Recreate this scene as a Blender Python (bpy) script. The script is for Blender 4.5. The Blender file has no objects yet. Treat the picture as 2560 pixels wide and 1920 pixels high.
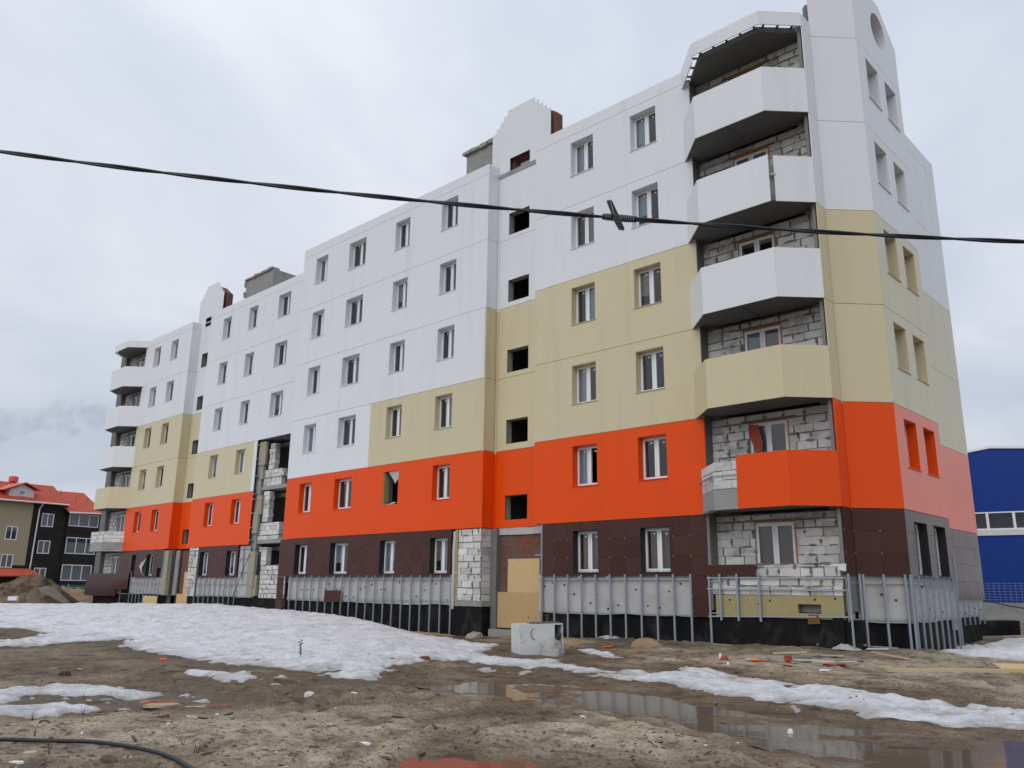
import bpy, math, random
import numpy as np
from mathutils import Matrix, Vector
random.seed(7)
RN = np.random.RandomState(11)
scene = bpy.context.scene
COL = scene.collection
H = 1.7                                     # eye height: z values below are measured from eye level

# ------------------------------------------------------------------ camera, sky, sun
F, PIT, ROL, YAW, CD = 2051.26, 0.245836, 0.012764, 0.758184, 22.288
_h = np.array([-math.sin(YAW), math.cos(YAW), 0]); _r = np.array([math.cos(YAW), math.sin(YAW), 0]); _u = np.array([0, 0, 1.])
_fw = math.cos(PIT)*_h + math.sin(PIT)*_u; _up = -math.sin(PIT)*_h + math.cos(PIT)*_u
_r2 = math.cos(ROL)*_r + math.sin(ROL)*_up; _up2 = -math.sin(ROL)*_r + math.cos(ROL)*_up
CAM = np.array([0, -CD, 0.])
cd = bpy.data.cameras.new('camera'); cam = bpy.data.objects.new('camera', cd); COL.objects.link(cam)
cd.sensor_width = 36; cd.lens = F/2560*36; cd.clip_start = .1; cd.clip_end = 3000
cam.matrix_world = Matrix(((_r2[0], _up2[0], -_fw[0], 0), (_r2[1], _up2[1], -_fw[1], -CD), (_r2[2], _up2[2], -_fw[2], H), (0, 0, 0, 1)))
scene.camera = cam
S_ = 2560/2212
def ray(a, b):                              # direction through a photo point (2212 px wide view)
    return _fw + _r2*(a*S_-1280)/F + _up2*(960-b*S_)/F
def gp(a, b, z=-1.65):                      # photo point -> point on the ground
    d = ray(a, b); t = z/d[2]; p = CAM+t*d; return (p[0], p[1])

world = bpy.data.worlds.new('World'); scene.world = world; world.use_nodes = True
nt = world.node_tree; nt.nodes.clear()
def N(t, typ, **k):
    n = t.nodes.new(typ)
    for a, v in k.items(): setattr(n, a, v)
    return n
def math_n(t, op, a, b=None, c=None):
    n = N(t, 'ShaderNodeMath', operation=op)
    for i, v in enumerate((a, b, c)):
        if v is None: continue
        if isinstance(v, (int, float)): n.inputs[i].default_value = v
        else: t.links.new(v, n.inputs[i])
    return n.outputs[0]
def ramp(t, fac, stops, interp='LINEAR'):
    n = N(t, 'ShaderNodeValToRGB'); n.color_ramp.interpolation = interp
    el = n.color_ramp.elements
    while len(el) < len(stops): el.new(.5)
    for e, (p, c) in zip(el, stops):
        e.position = p; e.color = (c[0], c[1], c[2], 1)
    t.links.new(fac, n.inputs[0]); return n.outputs[0]
def noise(t, vec, scale, detail=5, rough=.55, dist=0):
    n = N(t, 'ShaderNodeTexNoise'); n.inputs['Scale'].default_value = scale; n.inputs['Detail'].default_value = detail
    n.inputs['Roughness'].default_value = rough; n.inputs['Distortion'].default_value = dist
    if vec is not None: t.links.new(vec, n.inputs['Vector'])
    return n.outputs['Fac']
SUN_EL, SUN_AZ = 38, 168                     # azimuth measured from +y towards +x
sky = N(nt, 'ShaderNodeTexSky', sky_type='NISHITA', sun_disc=False)
sky.sun_elevation = math.radians(SUN_EL); sky.sun_rotation = math.radians(SUN_AZ); sky.dust_density = 2
tc = N(nt, 'ShaderNodeTexCoord')
sep = N(nt, 'ShaderNodeSeparateXYZ'); nt.links.new(tc.outputs['Generated'], sep.inputs[0])
zz = math_n(nt, 'ADD', math_n(nt, 'MAXIMUM', sep.outputs[2], 0.0), .22)
cmb = N(nt, 'ShaderNodeCombineXYZ')
nt.links.new(math_n(nt, 'DIVIDE', sep.outputs[0], zz), cmb.inputs[0]); nt.links.new(math_n(nt, 'DIVIDE', sep.outputs[1], zz), cmb.inputs[1])
cl = noise(nt, cmb.outputs[0], 1.05, 7, .52, .35)
ccol = ramp(nt, cl, [(.32, (.52, .575, .69)), (.46, (.595, .645, .75)), (.56, (.68, .725, .81)), (.70, (.84, .86, .91))])
skys = N(nt, 'ShaderNodeMixRGB', blend_type='MULTIPLY'); skys.inputs[0].default_value = 1; skys.inputs[2].default_value = (.09, .09, .09, 1)
nt.links.new(sky.outputs[0], skys.inputs[1])
mx = N(nt, 'ShaderNodeMixRGB'); mx.inputs[0].default_value = .93
cg = N(nt, 'ShaderNodeMixRGB', blend_type='MULTIPLY'); cg.inputs[0].default_value = 1; nt.links.new(ccol, cg.inputs[1])
nt.links.new(math_n(nt, 'MULTIPLY_ADD', math_n(nt, 'MAXIMUM', sep.outputs[2], 0.0), .40, .92), cg.inputs[2])   # an overcast sky brightens towards the zenith
nt.links.new(skys.outputs[0], mx.inputs[1]); nt.links.new(cg.outputs[0], mx.inputs[2])
bg = N(nt, 'ShaderNodeBackground'); bg.inputs[1].default_value = 1.0; nt.links.new(mx.outputs[0], bg.inputs[0])
wo = N(nt, 'ShaderNodeOutputWorld'); nt.links.new(bg.outputs[0], wo.inputs[0])
sd = bpy.data.lights.new('sun', 'SUN'); so = bpy.data.objects.new('sun', sd); COL.objects.link(so)
sd.energy = 1.05; sd.angle = math.radians(60); sd.color = (1, .97, .92)
_az, _el = math.radians(SUN_AZ), math.radians(SUN_EL)
_sd = Vector((math.sin(_az)*math.cos(_el), math.cos(_az)*math.cos(_el), math.sin(_el)))
so.rotation_euler = _sd.to_track_quat('Z', 'Y').to_euler(); so.location = (30, -10, 40)
vs = scene.view_settings; vs.view_transform = 'Standard'; vs.look = 'None'; vs.exposure = 0; vs.gamma = 1
scene.cycles.max_bounces = 6; scene.cycles.transparent_max_bounces = 12; scene.cycles.caustics_reflective = False; scene.cycles.caustics_refractive = False

# ------------------------------------------------------------------ materials
MATS = {}
def mat(name, col, rough=.6, spec=.5, var=.0, vscale=3, bump=0, bscale=30, metal=0, objvar=0, stretch=None, dirt=None, wave=0, ior=1.5):
    m = bpy.data.materials.new(name); m.use_nodes = True; t = m.node_tree; b = t.nodes['Principled BSDF']
    b.inputs['Roughness'].default_value = rough; b.inputs['Metallic'].default_value = metal
    b.inputs['Specular IOR Level'].default_value = spec; b.inputs['IOR'].default_value = ior
    rgb = N(t, 'ShaderNodeRGB'); rgb.outputs[0].default_value = (*col, 1); c = rgb.outputs[0]
    g = N(t, 'ShaderNodeNewGeometry'); vec = g.outputs['Position']
    if stretch:
        mp = N(t, 'ShaderNodeMapping'); mp.inputs['Scale'].default_value = stretch; t.links.new(vec, mp.inputs[0]); vec = mp.outputs[0]
    if var:
        n = noise(t, vec, vscale, 6, .6)
        f = math_n(t, 'MULTIPLY_ADD', n, 2*var, 1-var)
        v = N(t, 'ShaderNodeMixRGB', blend_type='MULTIPLY'); v.inputs[0].default_value = 1
        t.links.new(c, v.inputs[1]); t.links.new(f, v.inputs[2]); c = v.outputs[0]
    if objvar:
        oi = N(t, 'ShaderNodeObjectInfo'); f = math_n(t, 'MULTIPLY_ADD', oi.outputs['Random'], 2*objvar, 1-objvar)
        v = N(t, 'ShaderNodeMixRGB', blend_type='MULTIPLY'); v.inputs[0].default_value = 1
        t.links.new(c, v.inputs[1]); t.links.new(f, v.inputs[2]); c = v.outputs[0]
    if dirt:
        dc, ds, lo, hi = dirt
        n = noise(t, vec, ds, 7, .65, .4)
        f = N(t, 'ShaderNodeMapRange'); f.inputs[1].default_value = lo; f.inputs[2].default_value = hi; t.links.new(n, f.inputs[0])
        v = N(t, 'ShaderNodeMixRGB'); t.links.new(f.outputs[0], v.inputs[0]); t.links.new(c, v.inputs[1]); v.inputs[2].default_value = (*dc, 1); c = v.outputs[0]
    t.links.new(c, b.inputs['Base Color'])
    if wave:                                # slight oil-canning of the sheets
        n = noise(t, vec, 1.6, 2, .5); bm = N(t, 'ShaderNodeBump'); bm.inputs['Strength'].default_value = 1; bm.inputs['Distance'].default_value = wave
        t.links.new(n, bm.inputs['Height']); t.links.new(bm.outputs[0], b.inputs['Normal'])
    if bump:
        n = noise(t, g.outputs['Position'], bscale, 6, .6)
        bm = N(t, 'ShaderNodeBump'); bm.inputs['Strength'].default_value = 1; bm.inputs['Distance'].default_value = bump
        t.links.new(n, bm.inputs['Height']); t.links.new(bm.outputs[0], b.inputs['Normal'])
    MATS[name] = m; return m
M = MATS
STK = (1.2, 1.2, .12)
mat('white', (.715, .735, .76), .34, .3, .025, 1.3, stretch=STK, dirt=((.60, .605, .60), 1.3, .52, .95), objvar=.008, wave=.004)
mat('beige', (.60, .53, .345), .30, .3, .035, 1.3, stretch=STK, dirt=((.50, .44, .29), 1.3, .50, .88), objvar=.025, wave=.006)
mat('orange', (.77, .077, .006), .30, .20, .03, 1.3, stretch=STK, dirt=((.62, .075, .010), 1.3, .52, .88), objvar=.02, wave=.006)
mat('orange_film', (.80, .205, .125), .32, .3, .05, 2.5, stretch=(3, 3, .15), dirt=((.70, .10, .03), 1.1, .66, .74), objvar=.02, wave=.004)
mat('beige_end', (.62, .575, .41), .32, .3, .04, 2, stretch=STK, dirt=((.47, .43, .31), 1.3, .52, .9), objvar=.02, wave=.004)
mat('tile_polished', (.105, .060, .048), .12, .16, .12, 60, objvar=.14)
mat('tile', (.066, .027, .021), .22, .20, .12, 60, objvar=.14)
mat('black_reveal', (.012, .012, .014), .5)
mat('frame', (.78, .78, .80), .35)
mat('steel', (.36, .41, .45), .42, .5, .12, 6, metal=.55)
mat('steel_dark', (.10, .10, .11), .6)
mat('membrane', (.44, .435, .43), .6, .3, .10, 1.8, bump=.02, bscale=3.5, dirt=((.30, .30, .29), 1.1, .5, .8))
mat('bitumen', (.006, .0062, .007), .6, .15, .3, 2, dirt=((.055, .052, .048), 1.2, .50, .82), bump=.01, bscale=8)
mat('block', (.60, .59, .57), .9, .2, .12, 5, bump=.004, bscale=25, objvar=.17, dirt=((.26, .25, .235), 1.5, .52, .72))
mat('mortar', (.185, .18, .17), .95, .2, .25, 8, bump=.01, bscale=20)
mat('concrete', (.30, .30, .29), .9, .2, .18, 2, bump=.006, bscale=14, dirt=((.18, .18, .175), 1.3, .52, .8))
mat('concrete_dark', (.17, .17, .165), .9, .2, .2, 2, bump=.006, bscale=14)
mat('wool', (.33, .31, .235), .95, .1, .15, 4, bump=.012, bscale=18)
mat('wool_yellow', (.36, .31, .16), .95, .1, .15, 4, bump=.012, bscale=18)
mat('foam', (.50, .20, .035), .9, .1, .3, 12, bump=.02, bscale=30)
mat('interior', (.22, .22, .215), .9, .2, .15, 1)
mat('brownboard', (.20, .085, .05), .7, .3, .25, 3)
mat('osb', (.50, .34, .165), .8, .2, .22, 26, dirt=((.30, .19, .08), 14, .55, .75))
mat('plywood', (.60, .42, .22), .75, .2, .08, 9, stretch=(1, 1, .25), dirt=((.38, .24, .11), 7, .66, .74))
mat('wood', (.46, .37, .25), .85, .2, .2, 9, objvar=.2, stretch=(.3, 3, 3))
mat('wood_dark', (.09, .065, .045), .9, .2, .3, 9, objvar=.3)
mat('enamel', (.60, .61, .61), .4, .3, .08, 4, dirt=((.26, .235, .20), 3.0, .54, .74))
mat('rust', (.16, .07, .035), .9, .2, .3, 12)
mat('rubber', (.018, .020, .026), .5, .4, .2, 20)
mat('cable', (.012, .014, .022), .45, .5, .2, 30)
mat('wire', (.45, .46, .48), .45, metal=.6)
mat('redpart', (.33, .06, .03), .6, .3, .2, 9)
mat('bluepart', (.03, .07, .30), .5)
mat('paper', (.70, .70, .69), .8)
mat('soil', (.17, .125, .086), .95, .1, .35, 1.5, bump=.12, bscale=3, dirt=((.065, .048, .034), 1.0, .46, .60))
mat('soil_light', (.29, .21, .13), .95, .1, .35, 1.8, bump=.10, bscale=3)
mat('cloth', (.17, .155, .135), .95, .1, .3, 4)
mat('red_roof', (.60, .115, .06), .45, .4, .08, 2)
mat('house_yellow', (.36, .31, .20), .6, .4, .05, 2)
mat('house_dark', (.024, .020, .020), .5, .12, .5, 1.1, stretch=(.6, .6, 3), dirt=((.075, .052, .038), 1.0, .56, .74))
mat('house_white', (.62, .62, .61), .7)
mat('fence_green', (.02, .15, .11), .5)
mat('fence_blue', (.02, .06, .26), .5)
mat('wh_blue', (.007, .038, .23), .5, .2, .06, 1)
mat('clip', (.30, .28, .27), .5, metal=.5)
mat('film', (.34, .37, .42), .5, .4, .15, 3)
mat('film2', (.30, .22, .20), .6, .4, .2, 3)
mat('twig', (.05, .04, .03), .9)

def special(name):
    m = bpy.data.materials.new(name); m.use_nodes = True; M[name] = m; return m, m.node_tree, m.node_tree.nodes['Principled BSDF']
# window glass: clear pane that mirrors the sky by Fresnel
m, t, b = special('glass'); t.nodes.remove(b)
tr = N(t, 'ShaderNodeBsdfTransparent'); tr.inputs[0].default_value = (.80, .84, .86, 1)
gl = N(t, 'ShaderNodeBsdfGlossy'); gl.inputs['Roughness'].default_value = .02
fr = N(t, 'ShaderNodeFresnel'); fr.inputs[0].default_value = 2.0
ms = N(t, 'ShaderNodeMixShader'); gg = N(t, 'ShaderNodeNewGeometry'); t.links.new(math_n(t, 'MULTIPLY', fr.outputs[0], math_n(t, 'SUBTRACT', 1.0, gg.outputs['Backfacing'])), ms.inputs[0]); t.links.new(tr.outputs[0], ms.inputs[1]); t.links.new(gl.outputs[0], ms.inputs[2])
t.links.new(ms.outputs[0], t.nodes['Material Output'].inputs[0])
# red brickwork, too fine to pick apart singly
m, t, b = special('brick'); g = N(t, 'ShaderNodeNewGeometry')
sp = N(t, 'ShaderNodeSeparateXYZ'); t.links.new(g.outputs['Position'], sp.inputs[0])
cb = N(t, 'ShaderNodeCombineXYZ'); t.links.new(math_n(t, 'ADD', sp.outputs[0], sp.outputs[1]), cb.inputs[0]); t.links.new(sp.outputs[2], cb.inputs[1])
bt = N(t, 'ShaderNodeTexBrick'); t.links.new(cb.outputs[0], bt.inputs[0]); bt.inputs['Scale'].default_value = 1
bt.inputs['Color1'].default_value = (.21, .070, .042, 1); bt.inputs['Color2'].default_value = (.15, .05, .033, 1); bt.inputs['Mortar'].default_value = (.11, .085, .075, 1)
bt.inputs['Brick Width'].default_value = .25; bt.inputs['Row Height'].default_value = .075; bt.inputs['Mortar Size'].default_value = .008
n_ = noise(t, g.outputs['Position'], 1.5, 6, .6); mr = N(t, 'ShaderNodeMapRange'); mr.inputs[1].default_value = .5; mr.inputs[2].default_value = .75; t.links.new(n_, mr.inputs[0])
mm = N(t, 'ShaderNodeMixRGB'); t.links.new(mr.outputs[0], mm.inputs[0]); t.links.new(bt.outputs[0], mm.inputs[1]); mm.inputs[2].default_value = (.14, .11, .10, 1)
t.links.new(mm.outputs[0], b.inputs['Base Color']); b.inputs['Roughness'].default_value = .9
bp = N(t, 'ShaderNodeBump'); bp.inputs['Distance'].default_value = .01; t.links.new(bt.outputs['Fac'], bp.inputs['Height']); bp.invert = True; t.links.new(bp.outputs[0], b.inputs['Normal'])
# sand and mud: paler dry sand, darker and shinier where it lies at water level
m, t, b = special('sand'); g = N(t, 'ShaderNodeNewGeometry'); P_ = g.outputs['Position']
big = noise(t, P_, .35, 5, .6, .5); med = noise(t, P_, 2.2, 7, .65, .6); fine = noise(t, P_, 26, 6, .7)
dry = N(t, 'ShaderNodeAttribute', attribute_name='thick')      # how far the sand has dried out
bigd = math_n(t, 'ADD', big, math_n(t, 'MULTIPLY_ADD', dry.outputs['Fac'], .16, -.03))
c1 = ramp(t, bigd, [(.36, (.138, .106, .073)), (.50, (.225, .180, .128)), (.64, (.35, .298, .222))])
c2 = ramp(t, med, [(.34, (.46, .42, .38)), (.47, (.95, .94, .93)), (.64, (1.2, 1.19, 1.17))])
mA = N(t, 'ShaderNodeMixRGB', blend_type='MULTIPLY'); mA.inputs[0].default_value = 1; t.links.new(c1, mA.inputs[1]); t.links.new(c2, mA.inputs[2])
c3 = ramp(t, fine, [(.36, (.50, .47, .44)), (.48, (.98, .98, .98)), (.64, (1.32, 1.31, 1.28))])
mB = N(t, 'ShaderNodeMixRGB', blend_type='MULTIPLY'); mB.inputs[0].default_value = 1; t.links.new(mA.outputs[0], mB.inputs[1]); t.links.new(c3, mB.inputs[2])
mpc = N(t, 'ShaderNodeMapping'); mpc.inputs['Scale'].default_value = (1, 1.9, 1); mpc.inputs['Rotation'].default_value = (0, 0, .76); t.links.new(P_, mpc.inputs[0])
cln = noise(t, mpc.outputs[0], 6.5, 5, .62, .4); clod = N(t, 'ShaderNodeMapRange'); clod.inputs[1].default_value = .60; clod.inputs[2].default_value = .66; t.links.new(cln, clod.inputs[0])
mK = N(t, 'ShaderNodeMixRGB'); t.links.new(math_n(t, 'MULTIPLY', clod.outputs[0], .75), mK.inputs[0]); t.links.new(mB.outputs[0], mK.inputs[1]); mK.inputs[2].default_value = (.062, .046, .033, 1); mB = mK
sp = N(t, 'ShaderNodeSeparateXYZ'); t.links.new(P_, sp.inputs[0])
wet = N(t, 'ShaderNodeMapRange'); wet.inputs[1].default_value = .085; wet.inputs[2].default_value = .035; t.links.new(math_n(t, 'ADD', sp.outputs[2], math_n(t, 'MULTIPLY_ADD', med, .05, -.025)), wet.inputs[0])
mC = N(t, 'ShaderNodeMixRGB', blend_type='MULTIPLY'); t.links.new(wet.outputs[0], mC.inputs[0]); t.links.new(mB.outputs[0], mC.inputs[1]); mC.inputs[2].default_value = (.70, .65, .60, 1)
t.links.new(mC.outputs[0], b.inputs['Base Color'])
t.links.new(math_n(t, 'MULTIPLY_ADD', wet.outputs[0], -.5, .95), b.inputs['Roughness']); b.inputs['Specular IOR Level'].default_value = .25
hs = math_n(t, 'ADD', math_n(t, 'ADD', math_n(t, 'MULTIPLY', med, .09), math_n(t, 'MULTIPLY', clod.outputs[0], .018)), math_n(t, 'MULTIPLY', fine, .022))
bp = N(t, 'ShaderNodeBump'); bp.inputs['Distance'].default_value = 1; bp.inputs['Strength'].default_value = .5; t.links.new(hs, bp.inputs['Height']); t.links.new(bp.outputs[0], b.inputs['Normal'])
# old granular snow with grey dirt
m, t, b = special('snow'); g = N(t, 'ShaderNodeNewGeometry'); P_ = g.outputs['Position']
n1 = noise(t, P_, 1.4, 8, .72, .8); n2 = noise(t, P_, 9, 6, .7, .3); n3 = noise(t, P_, 45, 4, .7)
c1 = ramp(t, n1, [(.28, (.40, .385, .365)), (.42, (.64, .64, .64)), (.56, (.78, .79, .81))])
c2 = ramp(t, n2, [(.26, (.58, .56, .54)), (.44, (1, 1, 1))])
mA = N(t, 'ShaderNodeMixRGB', blend_type='MULTIPLY'); mA.inputs[0].default_value = .8; t.links.new(c1, mA.inputs[1]); t.links.new(c2, mA.inputs[2])
at_ = N(t, 'ShaderNodeAttribute', attribute_name='thick'); mr = N(t, 'ShaderNodeMapRange'); mr.inputs[1].default_value = .055; mr.inputs[2].default_value = .0
t.links.new(math_n(t, 'ADD', at_.outputs['Fac'], math_n(t, 'MULTIPLY_ADD', n1, .10, -.05)), mr.inputs[0])
mD = N(t, 'ShaderNodeMixRGB'); t.links.new(math_n(t, 'MULTIPLY', mr.outputs[0], .75), mD.inputs[0]); t.links.new(mA.outputs[0], mD.inputs[1]); mD.inputs[2].default_value = (.34, .315, .285, 1)   # thin, dirty, icy rim
t.links.new(mD.outputs[0], b.inputs['Base Color']); b.inputs['Roughness'].default_value = .7; b.inputs['Specular IOR Level'].default_value = .2
hs = math_n(t, 'ADD', math_n(t, 'MULTIPLY', n2, .11), math_n(t, 'MULTIPLY', n3, .025))
bp = N(t, 'ShaderNodeBump'); bp.inputs['Distance'].default_value = 1; bp.inputs['Strength'].default_value = .8; t.links.new(hs, bp.inputs['Height']); t.links.new(bp.outputs[0], b.inputs['Normal'])
# muddy still water
m, t, b = special('water'); b.inputs['Base Color'].default_value = (.135, .108, .08, 1); b.inputs['Roughness'].default_value = .07; b.inputs['IOR'].default_value = 1.33; b.inputs['Specular IOR Level'].default_value = .5
g = N(t, 'ShaderNodeNewGeometry'); n1 = noise(t, g.outputs['Position'], 2.5, 3, .5)
bp = N(t, 'ShaderNodeBump'); bp.inputs['Distance'].default_value = .004; bp.inputs['Strength'].default_value = .5; t.links.new(n1, bp.inputs['Height']); t.links.new(bp.outputs[0], b.inputs['Normal'])

# ------------------------------------------------------------------ mesh helpers
class MB:
    def __init__(s): s.v = []; s.f = []
    def quad(s, a, b, c, d):
        n = len(s.v); s.v += [a, b, c, d]; s.f.append((n, n+1, n+2, n+3)); return s
    def box(s, x0, x1, y0, y1, z0, z1, j=0):
        n = len(s.v); c = [(x, y, z) for z in (z0, z1) for y in (y0, y1) for x in (x0, x1)]
        if j: c = [(x+random.uniform(-j, j), y+random.uniform(-j, j), z+random.uniform(-j, j)) for x, y, z in c]
        s.v += c
        s.f += [tuple(n+i for i in q) for q in ((0, 1, 5, 4), (1, 3, 7, 5), (3, 2, 6, 7), (2, 0, 4, 6), (4, 5, 7, 6), (0, 2, 3, 1))]
        return s
    def prism(s, poly, z0, z1):             # vertical prism over a plan polygon (counter-clockwise)
        n = len(s.v); k = len(poly)
        s.v += [(x, y, z0) for x, y in poly]+[(x, y, z1) for x, y in poly]
        s.f.append(tuple(range(n+k-1, n-1, -1))); s.f.append(tuple(range(n+k, n+2*k)))
        for i in range(k): j = (i+1) % k; s.f.append((n+i, n+j, n+k+j, n+k+i))
        return s
    def slabxz(s, poly, y0, y1):            # polygon in x-z extruded along y
        n = len(s.v); k = len(poly)
        s.v += [(x, y0, z) for x, z in poly]+[(x, y1, z) for x, z in poly]
        s.f.append(tuple(range(n, n+k))); s.f.append(tuple(range(n+2*k-1, n+k-1, -1)))
        for i in range(k): j = (i+1) % k; s.f.append((n+j, n+i, n+k+i, n+k+j))
        return s
    def tube(s, pts, r, k=6):
        pts = [Vector(p) for p in pts]; base = len(s.v)
        for i, p in enumerate(pts):
            d = (pts[min(i+1, len(pts)-1)]-pts[max(i-1, 0)]).normalized()
            a = d.cross(Vector((0, 0, 1)) if abs(d.z) < .9 else Vector((1, 0, 0))).normalized(); b_ = d.cross(a)
            rr = r[i] if isinstance(r, (list, tuple)) else r
            for q in range(k):
                an = 2*math.pi*q/k; s.v.append(tuple(p+a*math.cos(an)*rr+b_*math.sin(an)*rr))
        for i in range(len(pts)-1):
            for q in range(k):
                q2 = (q+1) % k; s.f.append((base+i*k+q, base+i*k+q2, base+(i+1)*k+q2, base+(i+1)*k+q))
        s.f.append(tuple(base+q for q in range(k))[::-1]); s.f.append(tuple(base+(len(pts)-1)*k+q for q in range(k)))
        return s
    def add(s, verts, faces):
        n = len(s.v); s.v += list(verts); s.f += [tuple(n+i for i in f) for f in faces]; return s
    def mesh(s, name, m, smooth=False):
        me = bpy.data.meshes.new(name); me.from_pydata([tuple(v) for v in s.v], [], s.f)
        me.materials.append(M[m])
        if smooth: me.polygons.foreach_set('use_smooth', [True]*len(me.polygons))
        me.update(); return me
WM = {}
def link(name, data, parent=None, W=None):
    o = bpy.data.objects.new(name, data); COL.objects.link(o)
    W = W if W is not None else (WM[parent] if parent is not None else Matrix())
    WM[o] = W.copy()
    if parent is not None: o.parent = parent; o.matrix_basis = WM[parent].inverted() @ W
    else: o.matrix_basis = W
    return o
def tag(o, label=None, cat=None, group=None, kind=None):
    if label: o['label'] = label
    if cat: o['category'] = cat
    if group: o['group'] = group
    if kind: o['kind'] = kind
    return o
def fr_(x, y, ang=0, z=0): return Matrix.Translation((x, y, H+z)) @ Matrix.Rotation(math.radians(ang), 4, 'Z')
def part(name, mb, m, parent, W, kind=None, smooth=False, label=None):
    o = link(name, mb.mesh(name, m, smooth) if isinstance(mb, MB) else mb, parent, W)
    if kind: o['kind'] = kind
    if label: o['label'] = label
    return o
def thing(name, label, cat, W, group=None):
    return tag(link(name, None, None, W), label, cat, group)
def solid(name, mb, m, W, label, cat, group=None, smooth=False):
    return tag(link(name, mb.mesh(name, m, smooth), None, W), label, cat, group)

def plate(u0, u1, z0, z1, holes=(), t=.03, seam=0, y=0):
    """a sheet u0..u1 x z0..z1 with rectangular openings; narrow V seams run up it every `seam` metres"""
    us = {u0, u1}; zs = {z0, z1}
    hs = []
    for a, b_, c, d in holes:
        a2, b2, c2, d2 = max(a, u0), min(b_, u1), max(c, z0), min(d, z1)
        if a2 < b2-1e-4 and c2 < d2-1e-4: hs.append((a2, b2, c2, d2)); us |= {a2, b2}; zs |= {c2, d2}
    dep = {}
    if seam:
        k = math.ceil((u0+.05)/seam)
        while k*seam < u1-.05:
            s = k*seam
            if all(abs(s-q) > .02 for q in us if q not in dep):
                us |= {s-.006, s, s+.006}; dep[s] = .0022
            k += 1
    us = sorted(us); zs = sorted(zs); m = MB(); idx = {}
    def vv(i, j, back):
        k = (i, j, back)
        if k not in idx:
            idx[k] = len(m.v); m.v.append((us[i], y+(t if back else dep.get(us[i], 0)), zs[j]))
        return idx[k]
    nx, nz = len(us)-1, len(zs)-1
    fill = [[not any(a < (us[i]+us[i+1])/2 < b_ and c < (zs[j]+zs[j+1])/2 < d for a, b_, c, d in hs) for j in range(nz)] for i in range(nx)]
    for i in range(nx):
        for j in range(nz):
            if not fill[i][j]: continue
            m.f.append((vv(i, j, 0), vv(i+1, j, 0), vv(i+1, j+1, 0), vv(i, j+1, 0)))
            m.f.append((vv(i, j+1, 1), vv(i+1, j+1, 1), vv(i+1, j, 1), vv(i, j, 1)))
            if i == 0 or not fill[i-1][j]: m.f.append((vv(i, j, 1), vv(i, j, 0), vv(i, j+1, 0), vv(i, j+1, 1)))
            if i == nx-1 or not fill[i+1][j]: m.f.append((vv(i+1, j, 0), vv(i+1, j, 1), vv(i+1, j+1, 1), vv(i+1, j+1, 0)))
            if j == 0 or not fill[i][j-1]: m.f.append((vv(i, j, 1), vv(i+1, j, 1), vv(i+1, j, 0), vv(i, j, 0)))
            if j == nz-1 or not fill[i][j+1]: m.f.append((vv(i, j+1, 0), vv(i+1, j+1, 0), vv(i+1, j+1, 1), vv(i, j+1, 1)))
    return m

# value noise for terrain
def vnoise(x, y, seed=0):
    xi = np.floor(x).astype(np.int64); yi = np.floor(y).astype(np.int64); xf = x-xi; yf = y-yi
    def hsh(a, b):
        n = (a*374761393+b*668265263+seed*974711) & 0x7fffffff
        n = ((n ^ (n >> 13))*1274126177) & 0x7fffffff
        return ((n ^ (n >> 16)) & 0xffff)/65535.
    sx = xf*xf*(3-2*xf); sy = yf*yf*(3-2*yf)
    return (hsh(xi, yi)*(1-sx)+hsh(xi+1, yi)*sx)*(1-sy)+(hsh(xi, yi+1)*(1-sx)+hsh(xi+1, yi+1)*sx)*sy
def fbm(x, y, sc, octv=4, seed=0, g=.5):
    o = np.zeros_like(x, dtype=float); a = 1; tot = 0
    for i in range(octv):
        o += a*(vnoise(x*sc, y*sc, seed+i*17)-.5); tot += a; a *= g; sc *= 2.03
    return o/tot*2
def psd(px, py, poly):                      # signed distance to polygon, positive inside
    poly = np.asarray(poly, float); d = np.full(px.shape, 1e9); ins = np.zeros(px.shape, bool); k = len(poly)
    for i in range(k):
        a = poly[i]; b = poly[(i+1) % k]; e = b-a
        wx, wy = px-a[0], py-a[1]; tt = np.clip((wx*e[0]+wy*e[1])/(e@e+1e-12), 0, 1)
        d = np.minimum(d, (wx-e[0]*tt)**2+(wy-e[1]*tt)**2)
        c = ((a[1] <= py) != (b[1] <= py)) & (px < (b[0]-a[0])*(py-a[1])/(b[1]-a[1]+1e-12)+a[0]); ins ^= c
    return np.where(ins, 1, -1)*np.sqrt(d)
def sm(a, b, x): t_ = np.clip((x-a)/(b-a), 0, 1); return t_*t_*(3-2*t_)
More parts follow.
